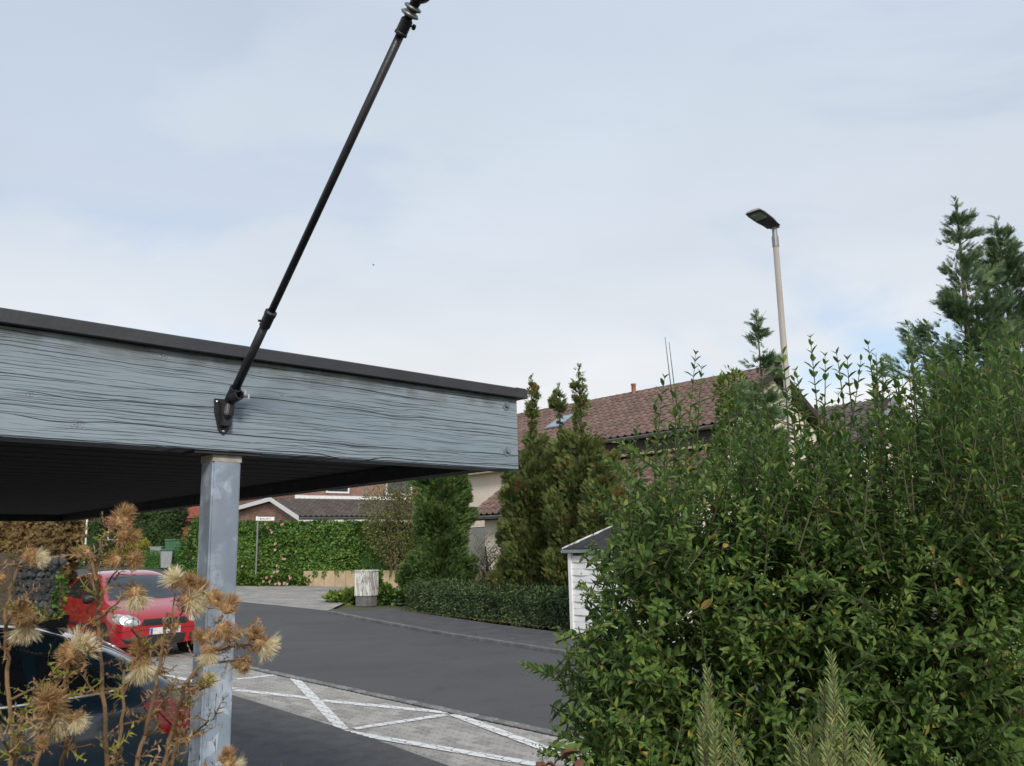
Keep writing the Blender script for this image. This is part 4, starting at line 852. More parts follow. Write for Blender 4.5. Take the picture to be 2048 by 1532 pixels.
# ---- red houses far left
def redhouse(px, py, Y, wN, lab, s_len=9, zup=2.6):
    c = at(px, py, Y); s0 = c.dot(U); n0 = c.dot(NN); z0 = c.z; g0 = zt(s0)
    t = thing('red_house', lab, 'house', S(s0+2,n0+2,g0))
    mb = MB(); mb.box(Vector(), U, NN, ZV, (s0+.4,s0+s_len-.4), (n0+.3,n0+wN-.3), (g0-1,z0-.05)); o = mb.part('wall', m_red, t)
    mid = s0+s_len/2; zr_ = z0+zup
    dd = quad_slab(S(s0,n0,z0), S(s0,n0+wN,z0), S(mid,n0+wN,zr_), S(mid,n0,zr_), .16).part('roof', m_tile_red, t)
    uu = (S(mid,0,zr_)-S(s0,0,z0)); ll = uu.length; uu.normalize(); tiled(t, dd, S(s0,n0,z0), NN, uu, wN, ll, m_tile_red, nobj=0)
    quad_slab(S(s0+s_len,n0+wN,z0), S(s0+s_len,n0,z0), S(mid,n0,zr_), S(mid,n0+wN,zr_), .16).part('roof', m_tile_red, t)
    mb = MB(); mb.box(Vector(), U, NN, ZV, (s0-.02,s0+.05), (n0,n0+wN), (z0-.22,z0-.12)); mb.part('fascia', m_trim, t)
    w = MB().box(S(s0+.4,n0+wN*.45,g0+1.0), NN, ZV, -U, (0,1.4), (0,1.2), (0,.05)).part('window', m_white, t); MB().box(S(s0+.4,n0+wN*.45,g0+1.0), NN, ZV, -U, (.08,1.32), (.08,1.12), (.05,.055)).part('pane', m_glass, w)
redhouse(95,1052,64,10,'red house with long red tiled roof beyond the brown hedge', 9, 2.2)
redhouse(352,1038,58,12,'red house with red roof behind the dark clipped conifers', 9, 2.4)
# ================================================================== STREET FURNITURE AND GARDEN STRUCTURES
# street lamp on the far kerb
lt = at(1549,462,11.25); lb_ = hitp(1581,860, lt, Vector((0,1,0))); ld = (lt-lb_).normalized(); base_l = lt-ld*((lt.z-.0)/ld.z)
SLm = thing('street_lamp', 'tall beige street lamp post with flat tilted head across the road', 'street lamp', base_l)
pole_top = lt-ld*.22
MB().tube([base_l, base_l+ld*1.2, base_l+ld*1.25, pole_top], [.062,.060,.052,.040], 16).part('pole', m_beige, SLm, smooth=True)
sl_ = MB().lathe(pole_top-ld*.02, ld, [(.040,0),(.047,.002),(.047,.16),(.040,.165),(.036,.17),(.036,.30)], 16).part('sleeve', m_zinc, SLm)
tip = at(1499,432,11.0); hr = lt+ld*.06
hdv = (at(1519,441,10.75)-hr); hdv = Vector((-.80,-.42,.42)); hdv = (-NN*.9+U*.0+ZV*.15).normalized()
hl = .62; sd = hdv.cross(ZV).normalized(); upn = sd.cross(hdv).normalized()
mb = MB(); prof = [(0,.05),(.06,.09),(.3,.13),(.52,.135),(hl,.12)]; V = []; n = 9
for x, w in prof:
    hgt = .055-.02*(x/hl)
    V += [hr+hdv*(x-.06)+sd*(w*math.cos(a))+upn*(hgt*math.sin(a)**.7 if 0 < a < math.pi else 0) for a in np.linspace(0,math.pi,n)]
mb.add(V, [(i*n+k,i*n+k+1,(i+1)*n+k+1,(i+1)*n+k) for i in range(len(prof)-1) for k in range(n-1)]+[(i*n,(i+1)*n,(i+1)*n+n-1,i*n+n-1) for i in range(len(prof)-1)]+[tuple(range(n)),tuple((len(prof)-1)*n+k for k in range(n))]); hdo = mb.part('lamp_head', plain('lamp_head_grey',(.42,.43,.43),None,5,.45), SLm)
ln_ = MB().box(hr+hdv*.24, hdv, sd, upn, (.08,.26), (-.085,.085), (-.012,-.003)).part('led_panel', m_lamp, hdo); MB().box(hr+hdv*.04, hdv, sd, upn, (.06,.24), (-.09,.09), (-.010,-.003)).part('gear_cover', plain('dark_grey_cover',(.06,.065,.07),None,5,.5), hdo)
MB().box(hr+hdv*.03, hdv, sd, upn, (-.02,.02+hl-.1), (-.105,.105), (-.003,-.001)).part('underside', plain('lamp_underside',(.10,.105,.105),None,5,.5), hdo)
# street name sign
W0S = gnd(606,1172); _d = gnd(960,1178)-W0S; _d.z = 0; _d.normalize(); qWS = Vector((-_d.y,_d.x,0))
sp = hitp(511,1168, W0S-qWS*.45, qWS); sp.z = zt(sp.dot(U)); sp0 = hitp(516,1036, sp, Vector((0,1,0))); sp0.x = sp0.x
SG = thing('street_sign', 'white street name sign on a thin grey post before the ivy hedge', 'sign', sp)
MB().tube([sp, sp0], .035, 10).part('post', m_zinc, SG)
sa = hitp(518,1037.5, sp, Vector((0,1,0))); sbb = hitp(549,1037.5, sp, Vector((0,1,0))); dxs = (sbb-sa); Lb = dxs.length; dxs.normalize(); hgt = Lb*.235
bdo = MB().box(sa, dxs, ZV, Vector((0,-1,0)), (-.02,Lb), (-hgt/2,hgt/2), (0,.03)).part('sign_board', m_white, SG, bevel=.004)
MB().box(sa, dxs, ZV, Vector((0,-1,0)), (-.115,-.03), (-hgt/2,hgt/2+.02), (-.03,.035)).part('bracket', m_white, SG)
fc_ = bpy.data.curves.new('txt','FONT'); fc_.body = 'Bonhoefferweg'; fc_.size = 1; fc_.align_x = 'CENTER'; fc_.align_y = 'CENTER'; fo = bpy.data.objects.new('t', fc_); COL.objects.link(fo)
tm = bpy.data.meshes.new_from_object(fo.evaluated_get(bpy.context.evaluated_depsgraph_get())); bpy.data.objects.remove(fo)
tw_ = max(v.co.x for v in tm.vertices)-min(v.co.x for v in tm.vertices); k = Lb*.86/tw_; cc = sa+dxs*(Lb*.5)+Vector((0,-.0325,0))
part('lettering', tm, plain('sign_black',(.02,.02,.02),None,5,.6), bdo, Matrix(((dxs.x*k,0,0,cc.x),(0,0,-k,cc.y),(dxs.z*k,k*1.25,0,cc.z),(0,0,0,1))))
# utility cabinet
cA = gnd(709,1209); cB = gnd(736,1217); cC = gnd(757,1210); e1 = (cB-cA); wA = e1.length; e1.normalize(); e2 = Vector((-e1.y,e1.x,0)); ch = 1.0
e1 = (Vector((.93,-.37,0))).normalized(); e2 = Vector((-e1.y,e1.x,0)); cA = gnd(708,1210)
UC = thing('utility_cabinet', 'weathered white utility cabinet with peeling paint and ivy at its corner', 'cabinet', cA)
WA = (hitp(737,1210,cA,Vector((0,1,0)))-cA).length*1.38
MB().box(cA, e1, e2, ZV, (.03,WA-.03), (.03,.38), (-.05,.26)).part('plinth', m_kerb, UC, bevel=.01)
MB().box(cA, e1, e2, ZV, (0,WA*.49), (0,.41), (.26,.97)).part('door', m_cab, UC, bevel=.008); MB().box(cA, e1, e2, ZV, (WA*.51,WA), (0,.41), (.26,.97)).part('door', m_cab, UC, bevel=.008)
MB().box(cA, e1, e2, ZV, (.01,WA-.01), (.012,.40), (.262,.965)).part('frame', m_trim, UC)
MB().box(cA, e1, e2, ZV, (-.02,WA+.02), (-.02,.43), (.972,1.02)).part('cap', m_cab, UC, bevel=.01)
# sand coloured retaining wall of upright stones
W0 = gnd(606,1172); W1 = gnd(960,1178); W0.z = zt(W0.dot(U)); dW = (W1-W0); dW.z = 0; LW = dW.length; dW.normalize(); qW = Vector((-dW.y,dW.x,0))
RW = thing('retaining_wall', 'low retaining wall of sand coloured stones under the ivy hedge', 'wall', W0)
i = 0; x = 0
while x < LW:
    w = .47; p = W0+dW*x; hgt = .62+.14*x/LW; MB().box(Vector((p.x,p.y,zt(p.dot(U))-.05)), dW, qW, ZV, (.006,w-.006), (random.uniform(-.01,.01),.25), (0,hgt)).part('wall_stone', m_retain, RW, bevel=.012); x += w
# white louvred shed
sh0 = gnd(1141,1276); ss0 = sh0.dot(U); ns0 = sh0.dot(NN); SLn, SDp, SHt = 2.3, 1.25, 1.58
SHD = thing('bin_shed', 'small white louvred shed with dark shingle roof beside the low hedge', 'shed', sh0)
def sbx(mb, a, b, z): return mb.box(S(ss0,ns0,0), -U, NN, ZV, a, b, z)
for a in (0, SLn/3, 2*SLn/3, SLn-.08):
    sbx(MB(), (a,a+.08), (0,.08), (0,SHt)).part('corner_post', m_white, SHD, bevel=.004)
for a in (0, SLn-.08): sbx(MB(), (a,a+.08), (SDp-.08,SDp), (0,SHt)).part('corner_post', m_white, SHD, bevel=.004)
for a in range(3):
    x0 = a*SLn/3+.082; x1 = (a+1)*SLn/3-.002 if a < 2 else SLn-.082
    for k in range(12):
        z = .06+k*.122; mb = MB(); nseg = 8; V = []
        for i in range(nseg+1):
            x = x0+(x1-x0)*i/nseg; bo = .009*math.sin(math.pi*2*i/nseg+(k % 2)*math.pi)
            for yy, zz in ((.030,0),(.044,.118),(.052,.118),(.038,0)): V.append(S(ss0,ns0,0)-U*x+NN*(yy+bo)+ZV*(z+zz))
        mb.add(V, [(i*4+q,i*4+(q+1)%4,(i+1)*4+(q+1)%4,(i+1)*4+q) for i in range(nseg) for q in range(4)]+[(0,1,2,3),(nseg*4+3,nseg*4+2,nseg*4+1,nseg*4)]); mb.part('slat', m_white, SHD)
for k in range(12):
    z = .06+k*.122; sbx(MB(), (.02,.035), (.09,SDp-.09), (z,z+.118)).part('side_slat', m_white, SHD); sbx(MB(), (SLn-.035,SLn-.02), (.09,SDp-.09), (z,z+.118)).part('side_slat', m_white, SHD)
sbx(MB(), (-.09,SLn+.09), (-.09,SDp+.09), (SHt+.002,SHt+.062)).part('eaves_board', m_grey, SHD)
rz = SHt+.066; rh = .40; c4 = [S(ss0,ns0,rz)-U*a+NN*b for a, b in ((-.07,-.07),(SLn+.07,-.07),(SLn+.07,SDp+.07),(-.07,SDp+.07))]; t4 = [S(ss0,ns0,rz+rh)-U*a+NN*(SDp/2) for a in (.62,SLn-.62)]
mb = MB(); mb.add(c4+t4, [(0,1,5,4),(1,2,5),(2,3,4,5),(3,0,4),(3,2,1,0)]); rf = mb.part('hip_roof', m_shingle, SHD)
mid = (c4[0]+c4[1])*.5; upr = ((t4[0]+t4[1])*.5-mid); lr = upr.length; upr.normalize(); fn = (-U).cross(upr).normalized()
for j in range(5):
    f = j/5; a0 = -.07+f*.69; a1 = SLn+.07-f*.69; x = a0+(.12 if j % 2 else 0)
    while x < a1-.05:
        w = min(.24, a1-x); p = S(ss0,ns0,rz)-U*x+NN*-.07+upr*(j*lr/5); MB().box(p+fn*.004, -U, upr, fn, (.004,w-.004), (0,lr/5+.01), (0,.007)).part('shingle', m_shingle, rf); x += .245
MB().tube([c4[0]+ZV*.01, c4[0]*.5+t4[0]*.5+ZV*.015, t4[0]+ZV*.01], .022, 6).part('hip_edge', m_cab, rf); MB().tube([c4[3]+ZV*.01, t4[0]+ZV*.01], .022, 6).part('hip_edge', m_cab, rf)
# gabion pillar with planks
GY = 13.0
def gpl(px, py): return hitp(px, py, at(105,1180,GY), Vector((-.12,-1,0)).normalized())
g0 = gpl(31,1104); g1 = gpl(106,1104); ge = (g1-g0); gw_ = ge.length; ge.normalize(); gq = Vector((-ge.y,ge.x,0)); gh = g0.z
GB = thing('gabion_pillar', 'wire cage pillar filled with dark grey stones beside brown planks', 'gabion', Vector((g0.x,g0.y,0)))
random.seed(21)
def stone_mesh(i):
    bm = bmesh.new(); bmesh.ops.create_icosphere(bm, subdivisions=1, radius=1)
    for v in bm.verts: v.co *= .80+.42*random.random(); 
    me = bpy.data.meshes.new('stone'); bm.to_mesh(me); bm.free(); me.materials.append(m_stone); return me
SM = [stone_mesh(i) for i in range(7)]
z = .05
while z < gh-.04:
    x = .04
    while x < gw_-.02:
        r = random.uniform(.055,.085)
        for dep in (.07,.24):
            p = Vector((g0.x,g0.y,0))+ge*(x+random.uniform(-.02,.02))+gq*(dep+random.uniform(-.015,.02))+ZV*(z+random.uniform(-.02,.02))
            part('stone', random.choice(SM), m_stone, GB, Matrix.Translation(p) @ Matrix.Rotation(random.uniform(0,6),4,'Z') @ Matrix.Rotation(random.uniform(0,6),4,'X') @ Matrix.Diagonal((r*1.25,r,r*.9,1)))
        x += r*1.75
    z += .112
MB().box(Vector((g0.x,g0.y,0)), ge, gq, ZV, (.03,gw_-.03), (.10,.22), (0,gh-.06)).part('fill', m_stone, GB)
wm = MB()
for i in range(9): wm.tube([Vector((g0.x,g0.y,0))+ge*(gw_*i/8)-gq*.02, Vector((g0.x,g0.y,gh+.02))+ge*(gw_*i/8)-gq*.02], .0035, 5)
wm.part('upright_wires', m_wire, GB, kind='stuff')
for k in range(10):
    zz = .02+k*(gh/9.2); MB().tube([Vector((g0.x,g0.y,zz))-gq*.026, Vector((g0.x,g0.y,zz))+ge*gw_-gq*.026, Vector((g0.x,g0.y,zz))+ge*gw_+gq*.32], .006, 5).part('cage_wire', m_wire, GB)
PF = thing('plank_fence', 'dark brown horizontal plank fence panel next to the gabion pillar', 'fence', Vector((g0.x,g0.y,0))-ge*.8)
for k in range(9):
    zz = .05+k*.20; MB().box(Vector((g0.x,g0.y,zz)), ge, gq, ZV, (-1.9,-.01), (.08,.13), (.004,.194)).part('plank', m_plank, PF, bevel=.005)
MB().box(Vector((g0.x,g0.y,0)), ge, gq, ZV, (-2.0,-1.9), (.05,.16), (0,gh)).part('post', m_plank, PF)
# far bins, grey boxes, thin white pole
def bin_(px, py, Y, w, h, mat, lab, lid):
    p = at(px, py, Y); p.z = zt(p.dot(U)); t = thing('wheelie_bin', lab, 'bin', p); a = Vector((.95,.3,0)).normalized(); b = Vector((-a.y,a.x,0))
    mb = MB(); V = [p+a*x*k+b*y*k+ZV*z for z, k in ((.08,.82),(h-.08,1.0)) for x, y in ((-w/2,-w/2),(w/2,-w/2),(w/2,w/2),(-w/2,w/2))]
    mb.add(V, [(0,1,5,4),(1,2,6,5),(2,3,7,6),(3,0,4,7),(4,5,6,7),(3,2,1,0)]); mb.part('body', mat, t, bevel=.02)
    MB().prism([p+a*x+ZV*z+b*(-w*.56) for x, z in ((-w*.55,h-.08),(w*.55,h-.08),(w*.5,h),(-w*.5,h+.03))], b*w*1.1).part('lid', lid, t, bevel=.02)
    for sg in (-1,1): MB().lathe(p+a*(sg*w*.42)+b*w*.45+ZV*.1, a, [(.1,-.03),(.1,.03)], 12).part('wheel', m_tyre, t)
bin_(346,1100,46,.80,1.55,m_binG,'tall green waste container by the leafy bush',m_binG)
bin_(334,1105,45,.60,1.05,m_binGy,'grey bin with green lid in front of the tall container',m_binG)
def fbox(px, Y, w, h, lab):
    p = at(px,1100,Y); p.z = zt(p.dot(U)); t = thing('junction_box', lab, 'box', p); MB().box(p, X0, Vector((0,1,0)), ZV, (-w/2,w/2), (0,.3), (0,h)).part('body', m_binGy, t, bevel=.02); MB().box(p, X0, Vector((0,1,0)), ZV, (-w/2-.03,w/2+.03), (-.03,.33), (h,h+.05)).part('cap', m_binGy, t)
fbox(311,46.5,.62,1.1,'pale grey junction box beside the bins'); fbox(160,52,.75,1.3,'pale grey junction box at the foot of the thin white pole')
p = at(170,1100,52); p.z = zt(p.dot(U)); q_ = at(175,1030,52); FPp = thing('white_pole', 'thin white pole standing by the far street corner', 'pole', p)
MB().tube([p,(q_.x,q_.y,q_.z+.4)], .06, 8).part('shaft', m_white, FPp); MB().lathe(Vector((q_.x,q_.y,q_.z+.4)), ZV, [(.075,0),(.075,.08),(.03,.12)], 8).part('pole_cap', m_zinc, FPp)
# bird in the distance
bp = at(747,530,60); BD = thing('bird', 'tiny dark bird flying in the pale sky', 'bird', bp)
mb = MB(); mb.lathe(bp, X0, [(.01,-.1),(.03,-.05),(.035,0),(.02,.06),(.008,.10)], 8); mb.add([bp+Vector(v) for v in ((-.02,0,.01),(.03,0,.01),(0,-.16,.05),(-.03,-.15,.05),(0,.16,.05),(-.03,.15,.05))], [(0,1,2,3),(1,0,5,4)]); mb.part('body', m_black, BD)
# ================================================================== PLANTS
def rdir(n): return nz(rng.normal(size=(n,3)))
def A(v): return np.array(v, float)
def lump(p, sc, seed=0): # cheap value noise
    return np.array([noise.noise(Vector((a[0]*sc+seed, a[1]*sc, a[2]*sc))) for a in p])
# ---- hedge: box frame (o, a=length dir, b=depth dir), leaves near the skin, lumpy
def hedge(name, label, cat, o, a, b, La, Lb, H, leafT, mat, n, size, lum=.12, lsc=1.2, ztab=None, trunk=True, group=None, topvar=.0):
    t = thing(name, label, cat, o, group); a = Vector(a); b = Vector(b)
    u = rng.random(n); v = rng.random(n); w = rng.random(n)
    face = rng.random(n); areaF, areaT, areaS = La*H, La*Lb, Lb*H; tot = areaF*1.6+areaT+areaS*2
    f = face*tot; loc = np.stack([u*La, v*Lb, w*H], 1); nr = np.zeros((n,3)); dep = rng.random(n)**2*.28
    mF = f < areaF*1.2; mB = (f >= areaF*1.2) & (f < areaF*1.6); mT = (f >= areaF*1.6) & (f < areaF*1.6+areaT); mS = f >= areaF*1.6+areaT; mS1 = mS & (u < .5); mS2 = mS & (u >= .5)
    loc[mF,1] = 0; nr[mF] = (0,-1,0); loc[mB,1] = Lb; nr[mB] = (0,1,0); loc[mT,2] = H; nr[mT] = (0,0,1); loc[mS1,0] = 0; nr[mS1] = (-1,0,0); loc[mS2,0] = La; nr[mS2] = (1,0,0)
    loc -= nr*dep[:,None]
    loc += nr*(lump(loc, lsc)*lum+lump(loc, lsc*3.3, 5)*lum*.5)[:,None]
    # round the top edges
    e = np.minimum(loc[:,1], Lb-loc[:,1]); loc[:,2] -= np.where(loc[:,2] > H*.8, np.maximum(0,.16-e)*.7, 0)
    if topvar: loc[:,2] *= 1+topvar*lump(np.stack([loc[:,0],loc[:,0]*0,loc[:,0]*0],1), .8, 3)
    B = np.stack([A(a),A(b),A((0,0,1))]); pos = loc @ B + A(o); nw = nr @ B
    pos[:,2] += np.array([zt(float(q[0]*U.x+q[1]*U.y)) for q in pos])-zt(Vector(o).dot(U))
    d = nz(nw*.6+rdir(n)*.75+A((0,0,-.25))); nn_ = nz(nw+rdir(n)*.5+A((0,0,.5)))
    me = inst(name+'_leaves', leafT, frames(d, nn_, size*rng.uniform(.65,1.3,n)), pos); part('foliage', me, mat, t, kind='stuff')
    cm = MB(); cm.box(Vector(o), a, b, ZV, (.2,La-.2), (.16,max(Lb-.16,.2)), (.0,H-.25)); cm.part('added_core', mat, t)  # plain box added inside the leaves to stop light passing through
    tw = MB()
    for i in range(max(2,int(La/.9))):
        x = (i+.5)*La/max(2,int(La/.9)); p = Vector(o)+a*x+b*Lb*.5; p.z = zt(p.dot(U)); tw.tube([p-ZV*.05, p+ZV*H*.4, p+ZV*H*.75+a*random.uniform(-.2,.2)], [.03,.022,.01], 6)
    tw.part('stems', m_bark, t); return t
# ---- conifer: tapered trunk, limbs, sprays; profile gives radius by height fraction
def conifer(name, label, base, H, prof, mat, n, size, spray=SPRAY, upw=.5, lean=(0,0), trunk_r=.09, density_pow=.55, lum=.3, group=None, t0=.03, mat2=None, gap=0.0, limbs=40):
    base = Vector(base); t = thing(name, label, 'tree', base, group); lean = Vector((lean[0],lean[1],0))
    MB().tube([base-ZV*.05, base+ZV*H*.35+lean*.2, base+ZV*H*.7+lean*.6, base+ZV*H*.985+lean], [trunk_r,trunk_r*.75,trunk_r*.4,.01], 8).part('trunk', m_bark, t, smooth=True)
    hs = np.array([p[0] for p in prof]); rs = np.array([p[1] for p in prof])
    # whorled limbs carry the sprays so the outline breaks up
    nl = limbs; lt_ = np.sort(t0+(1-t0)*rng.random(nl)**.85*.97); la = rng.random(nl)*2*math.pi; lm = MB(); P = []; D = []; Sz = []
    per = n//nl
    for q, an in zip(lt_, la):
        Rr = np.interp(q, hs, rs)*(1+rng.uniform(-lum, lum*1.2)); L = max(Rr,.06)*1.05
        d0 = A((math.cos(an), math.sin(an), upw)); d0 = d0/np.linalg.norm(d0); org = A(base+ZV*(H*q)+lean*q**2); org[2] -= L*d0[2]*.6
        if L > .25: lm.tube([org, org+d0*L*.35, org+d0*L*.6], [.014,.008,.003], 4)
        k = max(5, int(per*(.10+1.15*Rr/max(rs))))
        f = rng.random(k)**density_pow*L; w = (.04+.40*L*(1-f/L*.8))
        off = rng.normal(size=(k,3))*A((1,1,.8)); off -= (off @ d0)[:,None]*d0; off = off*(w*.55)[:,None]
        pp = org+d0*f[:,None]+off; P.append(pp); D.append(nz(d0*.9+off*1.2+rdir(k)*.35+A((0,0,upw*.3)))); Sz.append(size*rng.uniform(.6,1.25,k)*(.34+.66*min(1,Rr/max(rs)*2)))
    k = 60; q = .9+.1*rng.random(k); P.append(A(base)+np.stack([lean.x*q**2+rng.normal(size=k)*.02,lean.y*q**2+rng.normal(size=k)*.02,H*q],1)); D.append(nz(rdir(k)*.6+A((0,0,1.0)))); Sz.append(size*rng.uniform(.3,.6,k))
    k = n//6; gq_ = np.linspace(t0,1,60); wq_ = np.interp(gq_, hs, rs)**1.6; q = rng.choice(gq_, size=k, p=wq_/wq_.sum())+rng.normal(size=k)*.008; Rr = np.interp(q, hs, rs); an = rng.random(k)*2*math.pi; r = Rr*(.35+.6*rng.random(k)); P.append(A(base)+np.stack([np.cos(an)*r+lean.x*q**2,np.sin(an)*r+lean.y*q**2,H*q],1)); D.append(nz(np.stack([np.cos(an),np.sin(an),np.full(k,upw)],1)+rdir(k)*.4)); Sz.append(size*rng.uniform(.6,1.1,k))
    P = np.concatenate(P); D = np.concatenate(D); Sz = np.concatenate(Sz)
    if gap:
        keep = (lump(P, 1.6, 4) > gap) | (P[:,2] > base.z+H*.9); P, D, Sz = P[keep], D[keep], Sz[keep]
    nn_ = nz(rdir(len(P))+A((0,0,.5)))
    if mat2 is not None:
        rusty = (lump(P, 1.7, 9)+rng.normal(size=len(P))*.22 > .42); 
        part('rusty_foliage', inst(name+'_r', spray, frames(D[rusty],nn_[rusty],Sz[rusty]), P[rusty]), mat2, t, kind='stuff'); P, D, Sz, nn_ = P[~rusty], D[~rusty], Sz[~rusty], nn_[~rusty]
    part('crown', inst(name+'_c', spray, frames(D,nn_,Sz), P), mat, t, kind='stuff'); 
    if lm.v: lm.part('limbs', m_bark, t)
    return t
# ---- blobby shrub: several overlapping lobes of leaves
def shrub(name, label, cat, base, lobes, leafT, mat, n, size, up=.3, group=None, stem_r=.03, inner=.35, droop=0, trunk='stems'):
    base = Vector(base); t = thing(name, label, cat, base, group); vol = A([l[3]*l[4] for l in lobes]); cnt = (n*vol/vol.sum()).astype(int); P = []; D = []
    st = MB()
    for (x,y,z,r,h), k in zip(lobes, cnt):
        d = rdir(k); f = (inner+(1-inner)*rng.random(k)**.5); c = A(base)+A((x,y,z))
        p = d*A((r,r,h)); f = f*(1+.28*lump(d*2.2+c, 1.0)+.15*lump(d*6+c, 1.0, 3)); P.append(c+p*f[:,None]); D.append(nz(d*A((1,1,1))+rdir(k)*.7+A((0,0,up))))
        st.tube([base+Vector((x*.15,y*.15,-.05)), base+Vector((x*.5,y*.5,z*.5)), base+Vector((x,y,z)), base+Vector((x,y,z+h*.6))], [stem_r,stem_r*.7,stem_r*.45,.004], 6)
        for _ in range(5):
            dd = Vector(rdir(1)[0]); dd.z = abs(dd.z); st.tube([base+Vector((x*.6,y*.6,z*.7)), base+Vector((x,y,z))+Vector((dd.x*r,dd.y*r,dd.z*h))*.8], [stem_r*.4,.003], 4)
    P = np.concatenate(P); D = np.concatenate(D); P[:,2] = np.maximum(P[:,2], base.z+.01); m = len(P)
    part('foliage', inst(name+'_f', leafT, frames(D, nz(rdir(m)*.7+A((0,0,.9))), size*rng.uniform(.6,1.3,m)), P), mat, t, kind='stuff'); st.part(trunk, m_bark, t); return t
# --- low dark hedge on the far sidewalk
hA = gnd(1128,1258,.05); sA_ = hA.dot(U); nA_ = hA.dot(NN); hB = gnd(800,1219,.05); sB_ = hB.dot(U); nB_ = hB.dot(NN); e = (S(sB_,nB_,0)-S(sA_,nA_,0)); Lh = e.length; e.normalize(); bq = Vector((e.y,-e.x,0))
hedge('low_hedge', 'long low dark green hedge along the far sidewalk', 'hedge', S(sA_,nA_,0)+bq*.06-e*2.6, e, bq, Lh+2.4, 1.3, .80, LEAF4, m_cotone, 26000, .075, .10, 1.5)
# leaf litter strip at its foot
mb = MB()
for i in range(500):
    p = S(sA_,nA_,.05)+e*random.uniform(-1,Lh)-bq*abs(random.gauss(0,.10)); r = random.uniform(.015,.04); an = random.uniform(0,6); mb.add([p+Vector((math.cos(an+k)*r,math.sin(an+k)*r,.004+random.uniform(0,.012))) for k in (0,1.8,3.6)], [(0,1,2)])
o = mb.part('fallen_leaves', m_brownh); tag(o, 'dry brown leaves lying along the foot of the low hedge', 'leaves', kind='stuff')
# --- thujas behind it
def topof(px, py, n):
    p = hitp(px, py, NN*n, NN); return p
PT = [(0,.7),(.12,.88),(.3,.86),(.5,.74),(.62,.54),(.70,.32),(.77,.11),(.84,.15),(.90,.17),(.95,.09),(1,.03)]
for i, (px, py, n_, k, lab, lim) in enumerate(((1062,752,13.9,.95,'pointed thuja with a rusty brown tip beside the beam end',70),(1117,768,14.5,.85,'thuja with a bare stretch of stem below its tuft',60),(1157,730,14.2,1.15,'tallest green pointed thuja behind the white shed',80))):
    tp = topof(px, py, n_); b = Vector((tp.x,tp.y,0)); prof = [(a,r*k) for a, r in PT]
    if i == 1: prof = [(0,.6),(.2,.75),(.45,.55),(.62,.30),(.70,.04),(.86,.04),(.90,.20),(.96,.12),(1,.03)]
    conifer('thuja', lab, b, tp.z, prof, m_thuja, 19000, .155, SPRAYT, .75, (0,0), .07, .5, .55, 'thujas behind the low hedge', mat2=m_thuja_rust, limbs=int(lim*1.35))
for px, py, n_, lab in ((1030,985,13.8,'short broad thuja at the outer end of the row'),(1200,900,13.4,'leaning short thuja next to the shed roof')):
    tp = topof(px, py, n_); conifer('thuja', lab, Vector((tp.x,tp.y,0)), tp.z, [(0,.42),(.3,.52),(.6,.42),(.85,.24),(1,.05)], m_thuja, 9500, .155, SPRAYT, .7, (0,0), .05, .5, .45, 'thujas behind the low hedge', mat2=m_thuja_rust, limbs=62)
# --- broad cypress left of the cream wall
tp = topof(880,905,14.5); conifer('cypress', 'broad dense cypress between the ivy hedge and cream wall', Vector((tp.x,tp.y,zt(tp.dot(U)))), tp.z-zt(tp.dot(U)), [(0,.60),(.1,.76),(.35,.80),(.6,.74),(.8,.62),(.93,.42),(1,.2)], m_yew, 25000, .15, SPRAYT, .55, (0,0), .09, .5, .38, limbs=110)
# --- olive toned small tree left of it
p = topof(790,1000,18.5); b = Vector((p.x,p.y,zt(p.dot(U)))); hz = p.z-b.z
shrub('olive_tree', 'loose olive toned small tree in front of the brick house', 'tree', b, [(0,0,hz*.62,1.25,1.0),(-.4,0,hz*.92,1.0,.8),(.6,.3,hz*.85,1.1,.9),(.3,0,hz*.4,.9,.8),(.2,0,hz*1.12,.7,.5)], LEAF4, m_olive, 9000, .10, 0, None, .06, .3, trunk='trunk')
# --- ivy hedge behind the retaining wall
i0 = gnd(470,1170); e = dW; q_ = qW
o0 = W0 - dW*5.4 + qW*.30; o0.z = zt(o0.dot(U)); topz = at(650,1040,(W0+dW*1).y).z-o0.z; print('IVY H', topz, LW)
hedge('ivy_hedge', 'tall dense green ivy hedge above the retaining wall', 'hedge', o0, dW, qW, LW+4.0, 1.1, topz, IVY, m_ivy, 36000, .092, .26, .8, topvar=.03)
for i in range(26):  # hanging ivy over the stones
    pass
mb = MB(); P = []; 
for i in range(40):
    x = random.uniform(.3, LW); l = random.uniform(.1,.42); z0 = .62+.14*x/LW
    for k in range(int(l/.03)): P.append(A(W0+dW*(x+random.uniform(-.05,.05))-qW*random.uniform(.01,.05)+ZV*(z0-k*.03+zt((W0+dW*x).dot(U))-W0.z+.02)))
P = A(P); m = len(P); o = part('trailing_ivy', inst('ti', IVY, frames(nz(rdir(m)*.5+A((0,0,-1))-A(qW)*.4), nz(-A(qW)+rdir(m)*.4), .085*rng.uniform(.6,1.2,m)), P), m_ivy, None); tag(o, 'ivy trails hanging over the sand coloured stones', 'ivy', kind='stuff')
